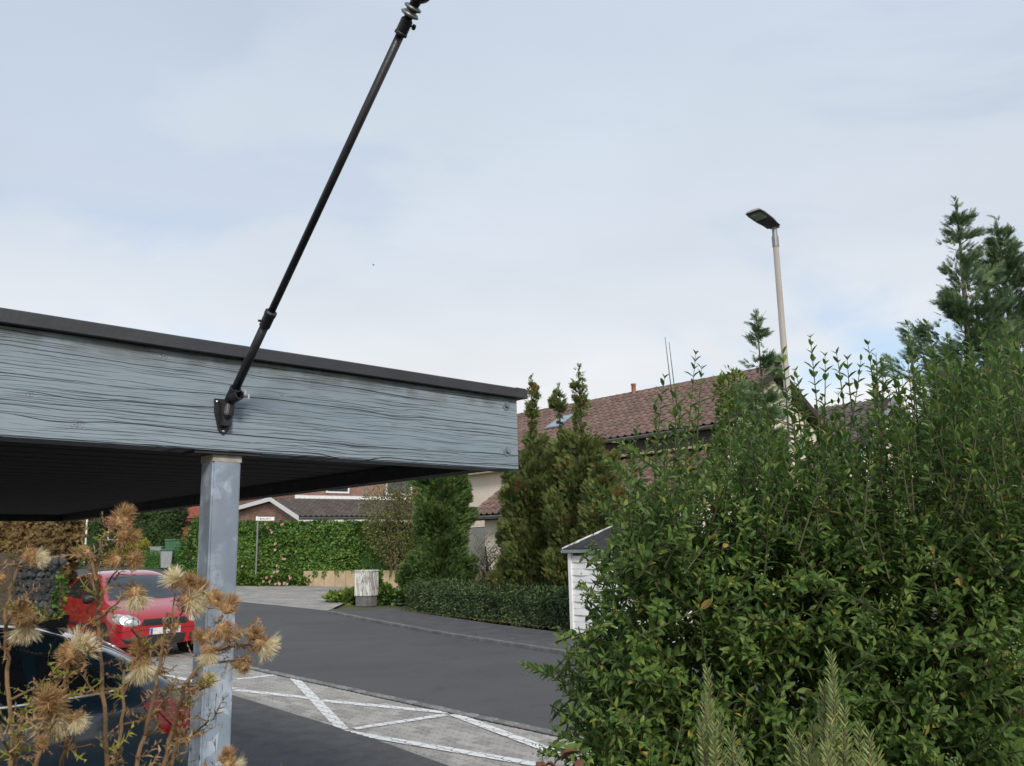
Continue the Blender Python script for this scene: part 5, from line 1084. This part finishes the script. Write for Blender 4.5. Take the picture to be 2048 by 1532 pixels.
# climbing rose: leaves at the foot, pink blooms
RB = gnd(560,1176); RB.z = zt(RB.dot(U))
ro = shrub('rose_bush', 'pink flowering rose bush at the foot of the ivy hedge', 'shrub', W0-dW*2.6-qW*.15, [(-1.9,0,.35,.55,.40),(-1.0,-.2,.35,.6,.42),(-.1,-.2,.30,.6,.38),(.8,-.25,.25,.6,.30),(1.7,-.3,.22,.6,.26),(2.6,-.35,.16,.5,.20),(-2.8,.2,.4,.5,.45)], IVY, m_ivy, 5200, .11)
bl = [(366,348),(390,385),(420,410),(432,432),(530,355),(545,350),(468,550),(465,612),(548,705),(570,708),(485,775),(490,832),(130,780),(150,855),(165,905),(140,870),(345,935),(378,895),(430,885),(410,940),(505,955),(515,962),(470,960),(560,955),(620,900),(610,880),(590,960),(455,840)]
for bxp, byp in bl:
    px, py = 460+bxp/5.12, 980+byp/5.12; foot = byp > 760
    pt = hitp(px, py, W0-qW*(.72 if foot and bxp > 200 else .0)+qW*(.18 if not foot else 0), qW)
    r = random.uniform(.05,.085); mb = MB()
    for k in range(9):
        an = k*2.4; rr = r*(.35+.65*(k/9)); d = (Vector((math.cos(an),0,math.sin(an)))*rr); d = dW*d.x+ZV*d.z; s_ = d.normalized().cross(qW)
        c = pt-qW*(.02+.03*(1-k/9)); mb.add([c+d*.1-s_*.01, c+d*.75-s_*r*.35-qW*.01, c+d*1.1-qW*.004, c+d*.75+s_*r*.35-qW*.01], [(0,1,2,3)])
    mb.part('rose_bloom', m_rose, ro)
# --- corkscrew willow before the cream wall
p = topof(972,1165,14.9); b = Vector((p.x,p.y,0)); tpz = topof(965,985,14.9).z
wt = thing('corkscrew_willow', 'small corkscrew willow with twisted twigs before the cream wall', 'tree', b); st = MB(); P = []; D = []; random.seed(5)
for i in range(22):
    an = random.uniform(0,6.28); h0 = random.uniform(.1,.5)*tpz; L = random.uniform(.5,1.0)*(tpz-h0); d = Vector((math.cos(an)*.33,math.sin(an)*.33,1)).normalized(); pts = []; q0 = b+ZV*h0*.6
    for k in range(16):
        t_ = k/15; q1 = q0+d*(L*t_)+Vector((math.sin(t_*19+i),math.cos(t_*17+i*2),0))*.05*(1+t_); q1.z -= .5*max(0,t_-.6)**2*L; pts.append(q1)
        if k > 4:
            for _ in range(2): P.append(A(q1)+rng.normal(size=3)*.07); D.append(nz(rng.normal(size=3)*.7+A((0,0,-.8))))
    st.tube(pts, [.012*(1-.85*k/15) for k in range(16)], 5)
st.tube([b-ZV*.05, b+ZV*.5, b+ZV*1.1+Vector((.05,0,0)), b+ZV*1.7], [.05,.045,.035,.02], 7); st.part('trunk', m_bark, wt)
P = A(P); D = A(D); m = len(P); part('foliage', inst('wl', leaf_t(.16,.03,.25), frames(D, rdir(m), .11*rng.uniform(.6,1.2,m)), P), m_willow, wt, kind='stuff')
# --- weeds and ivy by the cabinet
p = gnd(694,1205); shrub('weed_clump', 'bright green weeds growing left of the utility cabinet', 'plant', p, [(0,0,.12,.42,.2),(-.4,.1,.1,.3,.16),(.35,.1,.12,.3,.18)], IVY, m_weed, 500, .15, .8, None, .008)
p = gnd(770,1207); shrub('ivy_clump', 'dark ivy clump climbing the right side of the utility cabinet', 'plant', p, [(-.05,.1,.25,.36,.32),(-.30,.05,.50,.20,.45),(.3,.15,.15,.42,.22),(.75,.1,.10,.4,.14)], IVY, m_ivy, 1500, .11, .2, None, .008)
p = gnd(815,1188); conifer('dwarf_conifer', 'small dwarf conifer bush at the corner of the low hedge', p, 1.0, [(0,.3),(.4,.36),(.8,.22),(1,.05)], m_yew, 1600, .13, SPRAY, .7, (0,0), .03, .5, .15, limbs=40)
# --- tall dark conifers on the right
for px, py, n_, k, lab, gp, ln in ((1912,402,16.0,1.0,'tall ragged dark conifer with bent tip towering over the privet',-.12,(.25,0)),(1992,438,17.2,1.05,'tall dark conifer just behind the ragged one',-.2,(.05,0)),(2120,470,17.0,1.1,'tall dark conifer partly hidden by its taller neighbours',-.2,(0,0))):
    tp = topof(px, py, n_); conifer('tall_conifer', lab, Vector((tp.x-ln[0],tp.y-ln[1],0)), tp.z, [(0,1.0*k),(.2,1.15*k),(.45,.95*k),(.65,.70*k),(.8,.42*k),(.9,.26*k),(.97,.10),(1,.04)], m_conif, 16000, .23, SPRAYF, .55, ln, .13, .8, .75, 'tall conifers behind the hedge', t0=.15, gap=gp+.03, limbs=115)
tp = topof(1512,622,14.2); conifer('slim_conifer', 'slim sparse conifer top rising in front of the tiled roof', Vector((tp.x,tp.y,0)), tp.z, [(0,.6),(.5,.5),(.72,.42),(.82,.34),(.9,.22),(.96,.12),(1,.05)], m_conif, 3600, .22, SPRAYF, .4, (.0,0), .06, .75, .45, gap=-.15, limbs=70, t0=.2)
p = topof(1462,738,15.2); shrub('yellow_green_tree', 'yellow green leafy crown in front of the tiled roof', 'tree', Vector((p.x,p.y,0)), [(0,0,p.z-.45,.42,.40),(.2,0,p.z-1.1,.55,.6),(0,0,p.z-1.9,.6,.7)], LEAF4, m_weed, 2600, .13, .0, None, .04, .3, trunk='trunk')
# --- far left planting
def fpt(px, Y): p = at(px,1100,Y); p.z = zt(p.dot(U)); return p
p = at(60,1040,17.5); p.z = 0; hedge('brown_hedge', 'tall dried brown hedge behind the gabion pillar', 'hedge', at(-90,1040,16.2)*1-ZV*at(-90,1040,16.2).z, Vector((.965,.26,0)), Vector((-.26,.965,0)), 1.95, 1.0, 2.75, SPRAY, m_brownh, 9000, .17, .16, 1.2)
p = fpt(140,46); shrub('green_shrub', 'round bright green shrub at the far street corner', 'shrub', p, [(0,0,.5,.75,.55),(.5,.1,.4,.6,.45),(-.5,0,.4,.6,.45)], LEAF4, m_green, 2600, .13)
p = fpt(150,52); hedge('dark_far_hedge', 'dark green hedge in front of the long red roof', 'hedge', p-X0*1.6, X0, Vector((0,1,0)), 3.0, 1.2, 2.75, LEAF4, m_dkgreen, 4500, .16, .2, .8)
p = fpt(312,49); hedge('dark_clipped_conifer', 'dark clipped conifer block before the red house', 'tree', p-X0*1.5, X0, Vector((0,1,0)), 2.5, 1.6, 3.8, SPRAYN, m_dkgreen, 6500, .22, .25, .8)
p = fpt(288,47); shrub('yellow_shrub', 'small golden yellow shrub beside the junction box', 'shrub', p, [(0,0,1.0,.42,.55),(-.75,.1,.9,.45,.4),(-1.4,0,.7,.4,.35)], LEAF4, m_yellow, 900, .13)
p = fpt(235,47.5); shrub('mixed_shrub', 'dark leafy shrub growing by the yellow shrub', 'shrub', p, [(0,0,.9,1.1,1.0),(1.0,.3,.8,.8,.9),(-.9,.2,.7,.8,.8)], LEAF4, m_dkgreen, 3200, .15)
p = gnd(335,1136); hedge('boxed_hedge', 'low clipped hedge in front of the bins', 'hedge', p-X0*1.5+Vector((0,-.4,0)), Vector((.94,-.34,0)), Vector((.34,.94,0)), 2.7, 1.0, .95, LEAF4, m_green, 3000, .10, .08, 1.5)
p = gnd(392,1158); hz = at(385,1033,p.y).z-p.z; shrub('leafy_bush', 'tall leafy green bush beside the galvanised post', 'shrub', p, [(.1,0,hz*.35,.85,hz*.36),(.5,.2,hz*.6,.9,hz*.4),(-.35,.2,hz*.42,.65,hz*.38),(.1,0,hz*.75,.6,hz*.28),(1.2,.3,hz*.45,.9,hz*.42)], LEAF4, m_green, 6500, .14, .1, None, .04, .3)
p = Vector((g1.x,g1.y,0))+ge*.06; shrub('ivy_patch', 'narrow strip of ivy growing up the side of the gabion pillar', 'plant', p+gq*.1, [(0,.05,.5,.09,.5),(.01,.05,1.1,.08,.5),(0,.08,.15,.10,.3)], IVY, m_ivy, 500, .07, .1, None, .006)
# ================================================================== PRIVET HEDGE (foreground)
random.seed(31)
SIL = [(1120,1560),(1150,1440),(1165,1340),(1175,1230),(1215,1130),(1225,1040),(1270,980),(1330,925),(1400,880),(1470,850),(1560,840),(1650,830),(1740,820),(1820,800),(1900,775),(1990,745),(2130,720),(2130,1600),(1120,1600)]
def insil(x, y):
    c = False
    for i in range(len(SIL)):
        a, b = SIL[i], SIL[(i+1)%len(SIL)]
        if (a[1] > y) != (b[1] > y) and x < (b[0]-a[0])*(y-a[1])/(b[1]-a[1])+a[0]: c = not c
    return c
PV = thing('privet_hedge', 'large overgrown green privet hedge with upright shoots beside the driveway', 'hedge', Vector((1.0,3.0,.45)))
lp, ldr, lno, lsz = [], [], [], []; stems = MB(); berries = MB(); tips = []
def Yof(px): return 2.95-.35*(px-1150)/900
def shoot(tip, d, L, n_pairs, lsize, curve=.12, leaf_from=0.0, r0=.0028, wob=.02):
    d = Vector(d).normalized(); side = d.orthogonal().normalized(); side.rotate(Matrix.Rotation(random.uniform(0,6.28),3,d)); pts = []
    for k in range(7):
        t = k/6; pts.append(tip-d*(L*(1-t))+side*(curve*L*(1-t)**2)+ZV*(-.10*L*(1-t)**2 if d.z < .5 else 0))
    stems.tube(pts, [r0*(1.25-.95*k/6) for k in range(7)], 4, False)
    for j in range(n_pairs):
        t = leaf_from+(1-leaf_from)*(j+.5)/n_pairs; f = t*6; i = min(5,int(f)); p = pts[i].lerp(pts[i+1], f-i); ax = (pts[i+1]-pts[i]).normalized()
        ph = (j % 2)*1.57+random.uniform(-.3,.3); a0 = ax.orthogonal().normalized(); b0 = ax.cross(a0)
        for s in (0, math.pi):
            if random.random() < .07: continue
            rad = a0*math.cos(ph+s)+b0*math.sin(ph+s); op = 1.05-.45*t
            ld_ = (ax*(.45+.5*t)+rad*op+Vector((random.uniform(-.2,.2),random.uniform(-.2,.2),random.uniform(-.25,.15)))).normalized()
            no = (ax*1.0-rad*.3+Vector((0,0,.6))+Vector((random.uniform(-.3,.3),random.uniform(-.3,.3),0))).normalized()
            lp.append(tuple(p)); ldr.append(tuple(ld_)); lno.append(tuple(no)); lsz.append(lsize*random.uniform(.75,1.2)*(1.0 if t < .8 else 1.0-.45*(t-.8)/.2))
    tips.append(pts)
def berry(p):
    for _ in range(16):
        q = Vector(p)+Vector((random.gauss(0,.009),random.gauss(0,.009),random.gauss(0,.014))); berries.lathe(q-ZV*.0025, ZV, [(.0008,0),(.0026,.001),(.003,.0025),(.0024,.0045),(.0006,.0055)], 6)
cnt = 0
while cnt < 3000:                                       # body of the hedge
    x = random.uniform(1110,2130); y = random.uniform(690,1600)
    if not insil(x, y) or (y < 1010 and random.random() < .42): continue
    cnt += 1
    dep = random.random(); Y = Yof(x)-.42+1.05*dep
    upper = max(0, min(1, (1080-y)/260))
    tip = at(x, y, Y)
    out_ = -1 if dep < .45 else (1 if dep > .75 else 0)
    left = max(0, (1330-x)/200)
    d = Vector((random.gauss(0,.4)-left*.55, out_*(.65-.5*upper)+random.gauss(0,.35)*(1-.5*upper), .35+1.3*upper+random.gauss(0,.25)))
    L = random.uniform(.16,.30)+.18*upper*random.random()
    shoot(tip, d, L, int(L/.025)+1, (.0385-.003*upper)*random.uniform(.85,1.15))
    if random.random() < .045 and y > 950: berry(tip+Vector(d).normalized()*.01)
# upright shoots breaking the top line
up_tips = [(1392,702,.42),(1404,730,.3),(1620,668,.45),(1650,705,.35),(1672,700,.3),(1735,682,.42),(1752,705,.3),(1694,712,.25),(1815,645,.5),(1852,640,.5),(1838,672,.4),(2008,640,.5),(1565,700,.3),(1330,750,.35),(1352,770,.3),(1310,800,.3),(1275,850,.3),(1245,880,.28),(1450,745,.3),(1480,770,.3),(1520,760,.3),(1590,735,.3),(1780,720,.35),(1900,700,.4),(1940,690,.4),(1975,690,.4),(2035,670,.45)]
for i in range(150): up_tips.append((random.uniform(1235,2080), None, random.uniform(.25,.5)))
for x, y, L in up_tips:
    if y is None:
        yt = next((yy for yy in range(600,1500,5) if insil(x, yy)), 900); y = yt+random.uniform(-115,60)
    Y = Yof(x)-.25+random.uniform(0,.7); tip = at(x, y, Y); d = Vector((random.gauss(0,.10),random.gauss(0,.10),1)); shoot(tip, d, L, int(L/.028), .041, .05, .0)
for x, y in ((1330,674),(1338,684)):                    # two bare whips
    tip = at(x, y, Yof(x)); stems.tube([tip-ZV*.30+X0*.02, tip-ZV*.15+X0*.008, tip], [.0022,.0017,.001], 5)
# left-hand side branches over the road and the shed
for (x0,y0),(x1,y1),L in (((1260,1375),(1062,1322),.4),((1230,1400),(1045,1330),.4),((1240,1300),(1110,1262),.25),((1240,1250),(1152,1172),.28),((1250,1330),(1165,1190),.3),((1260,1240),(1190,1130),.26),((1250,1460),(1118,1372),.3),((1240,1480),(1138,1402),.28),((1230,1500),(1110,1460),.25),((1230,1530),(1075,1500),.25),((1300,1180),(1220,1060),.3),((1300,1100),(1185,1000),.3),((1310,1060),(1170,960),.32),((1320,1000),(1205,905),.3),((1340,960),(1235,880),.3),((1230,1420),(1150,1300),.28),((1210,1380),(1130,1300),.22),((1290,1200),(1180,1090),.3)):
    for rep in range(2):
        Y = Yof(1150)+random.uniform(-.2,.25); a = at(x0,y0,Y+.1); b = at(x1+random.uniform(-6,12),y1+random.uniform(-8,16),Y); shoot(b, b-a, (b-a).length, int((b-a).length/.020), .036, .06, .12)
    if y1 > 1000: berry(b)
lp, ldr, lno, lsz = A(lp), A(ldr), A(lno), A(lsz); Mt = frames(ldr, lno, lsz, 1.0); print('PRIVET leaves', len(lp))
# the 300 leaves that show largest are pieces of their own
vz = np.array([proj(p)[:3] for p in lp]); size_px = lsz/np.maximum(vz[:,2],.1); infr = (vz[:,0] > 0) & (vz[:,0] < 2048) & (vz[:,1] > 0) & (vz[:,1] < 1532)
order = np.argsort(-(size_px*infr)); pick = order[:300]; mask = np.ones(len(lp), bool); mask[pick] = False
lm_ = bpy.data.meshes.new('leaf'); lm_.from_pydata([tuple(v) for v in LEAF[0]], [], [tuple(int(q) for q in f) for f in LEAF[1]]); lm_.update(); lm_.materials.append(m_privet)
for i in pick:
    M = Matrix.Identity(4)
    for r in range(3):
        for c in range(3): M[r][c] = Mt[i][r][c]
        M[r][3] = lp[i][r]
    part('leaf', lm_, m_privet, PV, M)
part('foliage', inst('privet_f', LEAF, Mt[mask], lp[mask]), m_privet, PV, kind='stuff')
part('shoots', stems.mesh('shoots'), m_privet_stem, PV, kind='stuff'); berries.part('berries', plain('green_berry',(.14,.20,.05),(.10,.12,.04),40,.4), PV, kind='stuff', smooth=True)
for i in range(16):                                     # woody trunks inside
    x = random.uniform(1330,2060); Y = Yof(x)+random.uniform(-.1,.4); p = at(x, 1500, Y); b = Vector((p.x+random.uniform(-.1,.1),Y,.40)); top = at(x+random.uniform(-50,80), random.uniform(950,1120), Y+random.uniform(-.1,.1)); q1 = b.lerp(top,.4)+Vector((random.uniform(-.06,.06),random.uniform(-.06,.06),0)); q2 = b.lerp(top,.75)+Vector((random.uniform(-.05,.05),random.uniform(-.05,.05),0))
    MB().tube([b,q1,q2,top], [.016,.012,.008,.003], 7).part('stem', m_bark, PV, smooth=True)
# ================================================================== ROSEMARY
def rosemary(label, sprigs, Y):
    x0 = sum(s[0] for s in sprigs)/len(sprigs); bp_ = at(x0,1560,Y); base = Vector((bp_.x,Y,.44)); t = thing('rosemary', label, 'plant', base, None)
    P, D, Nn, Sz = [], [], [], []
    for (x, y, L, yo) in sprigs:
        tip = at(x, y, Y+yo); bot = Vector((base.x+(tip.x-base.x)*.5, base.y+yo*.5, .45)); foot = tip-ZV*L+Vector((random.uniform(-.02,.02),random.uniform(-.02,.02),0)); mid = foot.lerp(bot,.5)
        MB().tube([bot,mid,foot,tip], [.006,.005,.0035,.0012], 6).part('stem', m_twig, t)
        k = int(L/.0013)
        for j in range(k):
            f = j/k; p = foot.lerp(tip, f)+Vector((random.gauss(0,.0015),random.gauss(0,.0015),0)); an = j*2.4+random.uniform(-.4,.4); op = .9*(1-f*.75)+.15; P.append(tuple(p)); D.append((math.cos(an)*op,math.sin(an)*op,.75)); Nn.append((math.cos(an+1.6),math.sin(an+1.6),.4)); Sz.append(random.uniform(.020,.031)*(1-.35*f))
    m = len(P); part('needles', inst('ros', leaf_t(.15,.03,.12), frames(A(D), A(Nn), A(Sz)), A(P)), m_rosemary, t, kind='stuff')
rosemary('upright rosemary clump with one tall spike in front of the privet', [(1662,1308,.30,0),(1640,1405,.2,.03),(1690,1410,.2,-.02),(1720,1450,.15,.04),(1740,1468,.12,-.03),(1600,1478,.12,.02),(1615,1498,.1,-.04),(1585,1465,.14,.05),(1660,1450,.2,-.05),(1700,1480,.12,.06),(1650,1490,.12,-.08),(1750,1500,.1,0),(1625,1450,.15,.08),(1675,1430,.2,.03),(1648,1370,.22,.02),(1668,1365,.22,-.02),(1605,1520,.1,.05),(1632,1515,.1,-.03),(1680,1510,.1,.03),(1712,1515,.1,-.05),(1735,1520,.1,.05)], 1.55)
rosemary('smaller rosemary clump with a single pointed spike beside the driveway', [(1415,1342,.28,0),(1440,1430,.16,.03),(1400,1440,.16,-.03),(1462,1462,.12,0),(1425,1480,.12,.05),(1475,1500,.1,-.04),(1445,1500,.1,.07),(1490,1525,.1,.02),(1422,1410,.2,.02),(1408,1400,.2,-.02),(1430,1455,.14,-.04),(1415,1510,.1,.03),(1395,1500,.12,.0)], 1.6)
# dead brown leaves caught low in the hedge corner
for i, (x, y) in enumerate(((1085,1512),(1148,1520),(562,1528))):
    p = at(x, y, 1.9); b = Vector((p.x,1.9,.45)); t = thing('dried_stalk', ('withered reddish brown stalk at the hedge corner','curled brown dead leaves on a stalk under the privet','small dark red withered stalk right of the post')[i], 'plant', b); MB().tube([b, b.lerp(p,.5)+X0*.02, p], [.004,.003,.0015], 5).part('stem', m_thst, t)
    for k in range(5): M = Matrix.Translation(p+Vector((random.gauss(0,.012),random.gauss(0,.01),-random.random()*.04))) @ Matrix.Rotation(random.uniform(0,6),4,'Z') @ Matrix.Rotation(random.uniform(-1,1),4,'X') @ Matrix.Scale(random.uniform(.025,.045),4); mm = np_mesh('dead_leaf', *leaf_t(.6,.3,.5)); part('dead_leaf', mm, MATS.get('dead_leaf') or plain('dead_leaf',(.17,.07,.035),(.10,.045,.025),30,.8), t, M)
# ================================================================== THISTLES
random.seed(77)
def head_mesh(kind, seed):
    """unit head pointing +z, radius about 1: bracts below, plume above"""
    r_ = np.random.default_rng(seed); parts_ = {}
    # bracts: recurved spiny scales round a cup
    n = 330; an = r_.random(n)*6.283; el_ = r_.uniform(-.9,.75,n); c = np.stack([np.cos(an)*np.cos(el_)*.42,np.sin(an)*np.cos(el_)*.42,np.sin(el_)*.45],1)
    d = nz(c*A((1,1,.7))+A((0,0,.25))+r_.normal(size=(n,3))*.2); parts_['bracts'] = inst('bracts', leaf_t(.065,.01,-.18), frames(d, nz(r_.normal(size=(n,3))), r_.uniform(.3,.68,n)), c*.85)
    m = 480 if kind == 'plume' else 260; an = r_.random(m)*6.283; sp = r_.random(m)**.7*(.85 if kind == 'plume' else .6)
    bx = A((.25,.1,0)); d = nz(np.stack([np.cos(an)*sp,np.sin(an)*sp,np.full(m,.75)],1)+bx+r_.normal(size=(m,3))*.12)
    L = r_.uniform(.7,1.35,m) if kind == 'plume' else r_.uniform(.5,.95,m)
    parts_['plume'] = inst('plume', leaf_t(.028,.003,.45,((.3,1),(.6,1.0),(.85,.8))), frames(d, nz(r_.normal(size=(m,3))), L), np.stack([np.cos(an)*sp*.25,np.sin(an)*sp*.25,np.full(m,.22)],1))
    core = MB().lathe(Vector((0,0,-.45)), ZV, [(.06,0),(.28,.1),(.40,.3),(.40,.55),(.30,.7),(.1,.75)], 10); parts_['core'] = core.mesh('core')
    return parts_
HM = {k: [head_mesh(k, s) for s in range(3)] for k in ('plume','brown')}
for k in HM:
    for h in HM[k]: h['bracts'].materials.append(m_bract); h['plume'].materials.append(m_plume if k == 'plume' else m_bract); h['core'].materials.append(m_bract)
def spiny_leaf(seed):
    r_ = random.Random(seed); V = []; F = []; n = 6; ph = r_.uniform(0,6); bend = r_.uniform(-.6,.7); tw = r_.uniform(-.5,.5)
    mid = [Vector((.10*math.sin(ph+t*4)+tw*t*t*.5, t, bend*t*t+.06*math.sin(ph*2+t*6))) for t in [k/n for k in range(n+1)]]
    for k, q in enumerate(mid): w = .045*(1-k/n*.8); V += [tuple(q-Vector((w,0,0))), tuple(q+Vector((w,0,.01)))]
    for k in range(n): F += [(2*k,2*k+1,2*k+3),(2*k,2*k+3,2*k+2)]
    for k in range(n):
        for s_ in (-1,1):
            if r_.random() < .22: continue
            q = mid[k].lerp(mid[k+1], r_.random()); L = r_.uniform(.18,.50)*(1-.45*k/n); d = Vector((s_*r_.uniform(.6,1), r_.uniform(.1,.9), r_.uniform(-.4,.7))).normalized(); i = len(V)
            V += [tuple(q-Vector((0,.055,0))), tuple(q+Vector((0,.055,0))), tuple(q+d*L*.5+Vector((0,.02,.03))), tuple(q+d*L)]; F += [(i,i+1,i+2),(i,i+2,i+3)]
    me = bpy.data.meshes.new('leaf'); me.from_pydata(V, [], F); me.update(); return me
SPL = {m: [] for m in ('dry','green')}
for m, mt in (('dry',m_thleaf),('green',m_thgreen)):
    for s in range(7): q1 = spiny_leaf(s); q1.materials.append(mt); SPL[m].append(q1)
def put_leaf(parent, p, d, size, m):
    d = Vector(d).normalized(); nr = Vector((random.gauss(0,1),random.gauss(0,1),1)); x = d.cross(nr).normalized(); z = x.cross(d)
    M = Matrix(((x.x,d.x,z.x,p.x),(x.y,d.y,z.y,p.y),(x.z,d.z,z.z,p.z),(0,0,0,1))) @ Matrix.Diagonal((size,size,size,1)); part('leaf', random.choice(SPL[m]), None, parent, M)
def thistle(label, Y, stem, branches, heads, lf, green=.2):
    """stem/branches: pixel polylines; heads: (px,py,r_px,kind,dirx,diry) in the picture plane at depth Y"""
    P = [at(x,y,Y+random.uniform(-.03,.03)) for x, y in stem]; foot = Vector((P[0].x+random.uniform(-.05,.05),P[0].y,.43))
    t = thing('thistle', label, 'plant', foot, 'dried thistles in the flower bed')
    def sm(pts):
        o_ = []
        for i in range(len(pts)-1):
            for k in range(4): o_.append(pts[i].lerp(pts[i+1], k/4))
        o_.append(pts[-1]); return [p+Vector((random.gauss(0,.0012),random.gauss(0,.0012),0)) for p in o_]
    pts = sm([foot]+P); n = len(pts); MB().tube(pts, [.0030-.0014*i/n for i in range(n)], 7).part('stem', m_thst, t)
    allp = [p for p in pts[4:]]
    for br_ in branches:
        B = sm([at(x,y,Y+(0 if i == 0 else random.uniform(-.05,.05))) for i, (x,y) in enumerate(br_)]); nb_ = len(B); MB().tube(B, [.0016-.0007*i/nb_ for i in range(nb_)], 6).part('branch', m_thst, t); allp += B[2:]
    for (x, y, r, kind, dx, dy) in heads:
        yy = Y+random.uniform(-.03,.03); c = at(x, y, yy); sc = r*.88*yy/FPX; ax = (X0*dx+ZV*(-dy)+Vector((0,random.uniform(-.5,.15),0))).normalized()
        xx = ax.orthogonal().normalized(); zz = ax.cross(xx); M = Matrix(((xx.x,zz.x,ax.x,c.x),(xx.y,zz.y,ax.y,c.y),(xx.z,zz.z,ax.z,c.z),(0,0,0,1))) @ Matrix.Rotation(random.uniform(0,6.28),4,'Z') @ Matrix.Scale(sc,4)
        h = random.choice(HM[kind]); hd_ = part('flower_head', h['core'], None, t, M); part('bracts', h['bracts'], None, hd_, M, kind='stuff'); part('plume', h['plume'], None, hd_, M, kind='stuff')
        for _ in range(3): put_leaf(t, c-ax*sc*.6, Vector((random.gauss(0,1),random.gauss(0,1),random.gauss(-.2,.6))), random.uniform(.012,.022), 'dry')
    for _ in range(int(lf*1.7)):
        p = random.choice(allp)
        if p.z < 1.40: continue
        put_leaf(t, p, Vector((random.gauss(0,1),random.gauss(0,.8),random.gauss(.1,.5))), random.uniform(.014,.036), 'green' if random.random() < green else 'dry')
Pl, Br = 'plume', 'brown'
thistle('tallest dried thistle with a brown tuft at the carport roof edge', 1.05, [(216,1560),(210,1440),(203,1330),(196,1230),(188,1160),(180,1105)], [[(190,1150),(200,1080),(222,1060)],[(194,1190),(175,1130),(172,1112)],[(197,1220),(215,1165),(235,1140)],[(196,1240),(225,1215),(258,1180)]], [(243,1040,36,Br,.3,-1),(250,1072,34,Br,.5,.1),(268,1118,30,Br,.5,.2),(232,1120,26,Br,-.4,.2),(272,1185,30,Pl,.3,.8),(172,1105,20,Br,-1,-.2)], 34, .25)
thistle('dried thistle with pale drooping heads beside the dark car window', 1.0, [(28,1560),(22,1450),(14,1340),(8,1250),(20,1180),(40,1125)], [[(10,1260),(40,1200),(62,1210)],[(14,1300),(50,1250),(95,1240)],[(20,1400),(60,1380),(95,1378)]], [(58,1110,28,Br,.7,.3),(68,1118,22,Pl,.9,-.2),(45,1225,32,Br,.1,-.3),(52,1245,34,Pl,.2,1),(2,1155,20,Br,-.6,.2)], 26, .35)
thistle('dried thistle with the largest bushy cream head near the car door', .95, [(70,1560),(78,1500),(88,1450),(96,1420)], [[(80,1490),(110,1440),(135,1430)]], [(98,1402,40,Br,.1,-.4),(106,1418,44,Pl,.2,.9),(150,1435,24,Pl,.7,.5),(86,1490,20,Br,-.2,-.6)], 18, .2)
thistle('dried thistle with a pale tuft over the dark car roof', 1.0, [(120,1560),(132,1480),(128,1400),(136,1330)], [[(130,1420),(112,1370),(100,1350)],[(134,1350),(160,1345),(180,1300)]], [(138,1318,32,Br,-.2,-.3),(146,1305,38,Pl,.5,-.6)], 16, .25)
thistle('dried thistle with thin stem crossing the red car bonnet', 1.12, [(232,1560),(240,1480),(246,1400),(250,1340)], [[(246,1390),(270,1340),(285,1320)],[(240,1450),(290,1440),(330,1400)]], [(278,1300,30,Br,.1,-.7),(282,1322,34,Pl,.2,1)], 22, .3)
thistle('leaning dried thistle with a pale open head by the red car headlight', 1.05, [(262,1560),(290,1470),(312,1370),(324,1290),(334,1225)], [[(326,1290),(360,1230),(372,1205)],[(318,1330),(345,1270),(352,1185)],[(322,1310),(296,1290),(262,1255)]], [(376,1200,34,Pl,.9,.1),(352,1165,26,Pl,-.3,-.6),(375,1168,28,Br,.4,-.5),(398,1172,26,Br,.7,-.3),(424,1192,28,Br,.6,.4),(350,1252,15,Br,.2,1)], 24, .2)
thistle('dried thistle reaching across the galvanised post with paired brown heads', 1.0, [(318,1560),(345,1460),(372,1370),(398,1330),(430,1300),(462,1280)], [[(380,1355),(420,1310),(440,1265)],[(400,1330),(460,1322),(492,1318)],[(430,1302),(480,1290),(512,1290)],[(372,1370),(400,1380),(410,1372)]], [(455,1215,32,Br,.3,-.8),(447,1258,34,Br,.2,.2),(412,1275,28,Br,-.4,-.2),(418,1300,24,Pl,.1,1),(508,1270,26,Br,.4,-.7),(520,1288,30,Pl,.8,.5),(488,1325,25,Br,-.1,.8),(412,1368,20,Pl,.5,-.7),(432,1205,22,Br,.2,-.9)], 22, .1)
thistle('low dried thistle rosette at the bottom of the post', 1.05, [(440,1600),(446,1560),(450,1530)], [], [(452,1518,26,Br,.2,-.8),(458,1530,24,Pl,.5,.3)], 3, .1)
thistle('thorny leafy dried thistle beneath the red tail lamp', 1.1, [(330,1600),(345,1520),(362,1440),(378,1390)], [[(350,1500),(385,1470),(420,1440)],[(360,1450),(330,1420),(318,1380)]], [(382,1385,16,Br,.1,-.9)], 30, .3)
thistle('yellowing dried thistle low in the corner of the bed', .98, [(14,1600),(30,1520),(40,1460),(46,1420)], [[(34,1500),(70,1470),(100,1465)],[(30,1520),(8,1480),(2,1450)]], [], 26, .6)
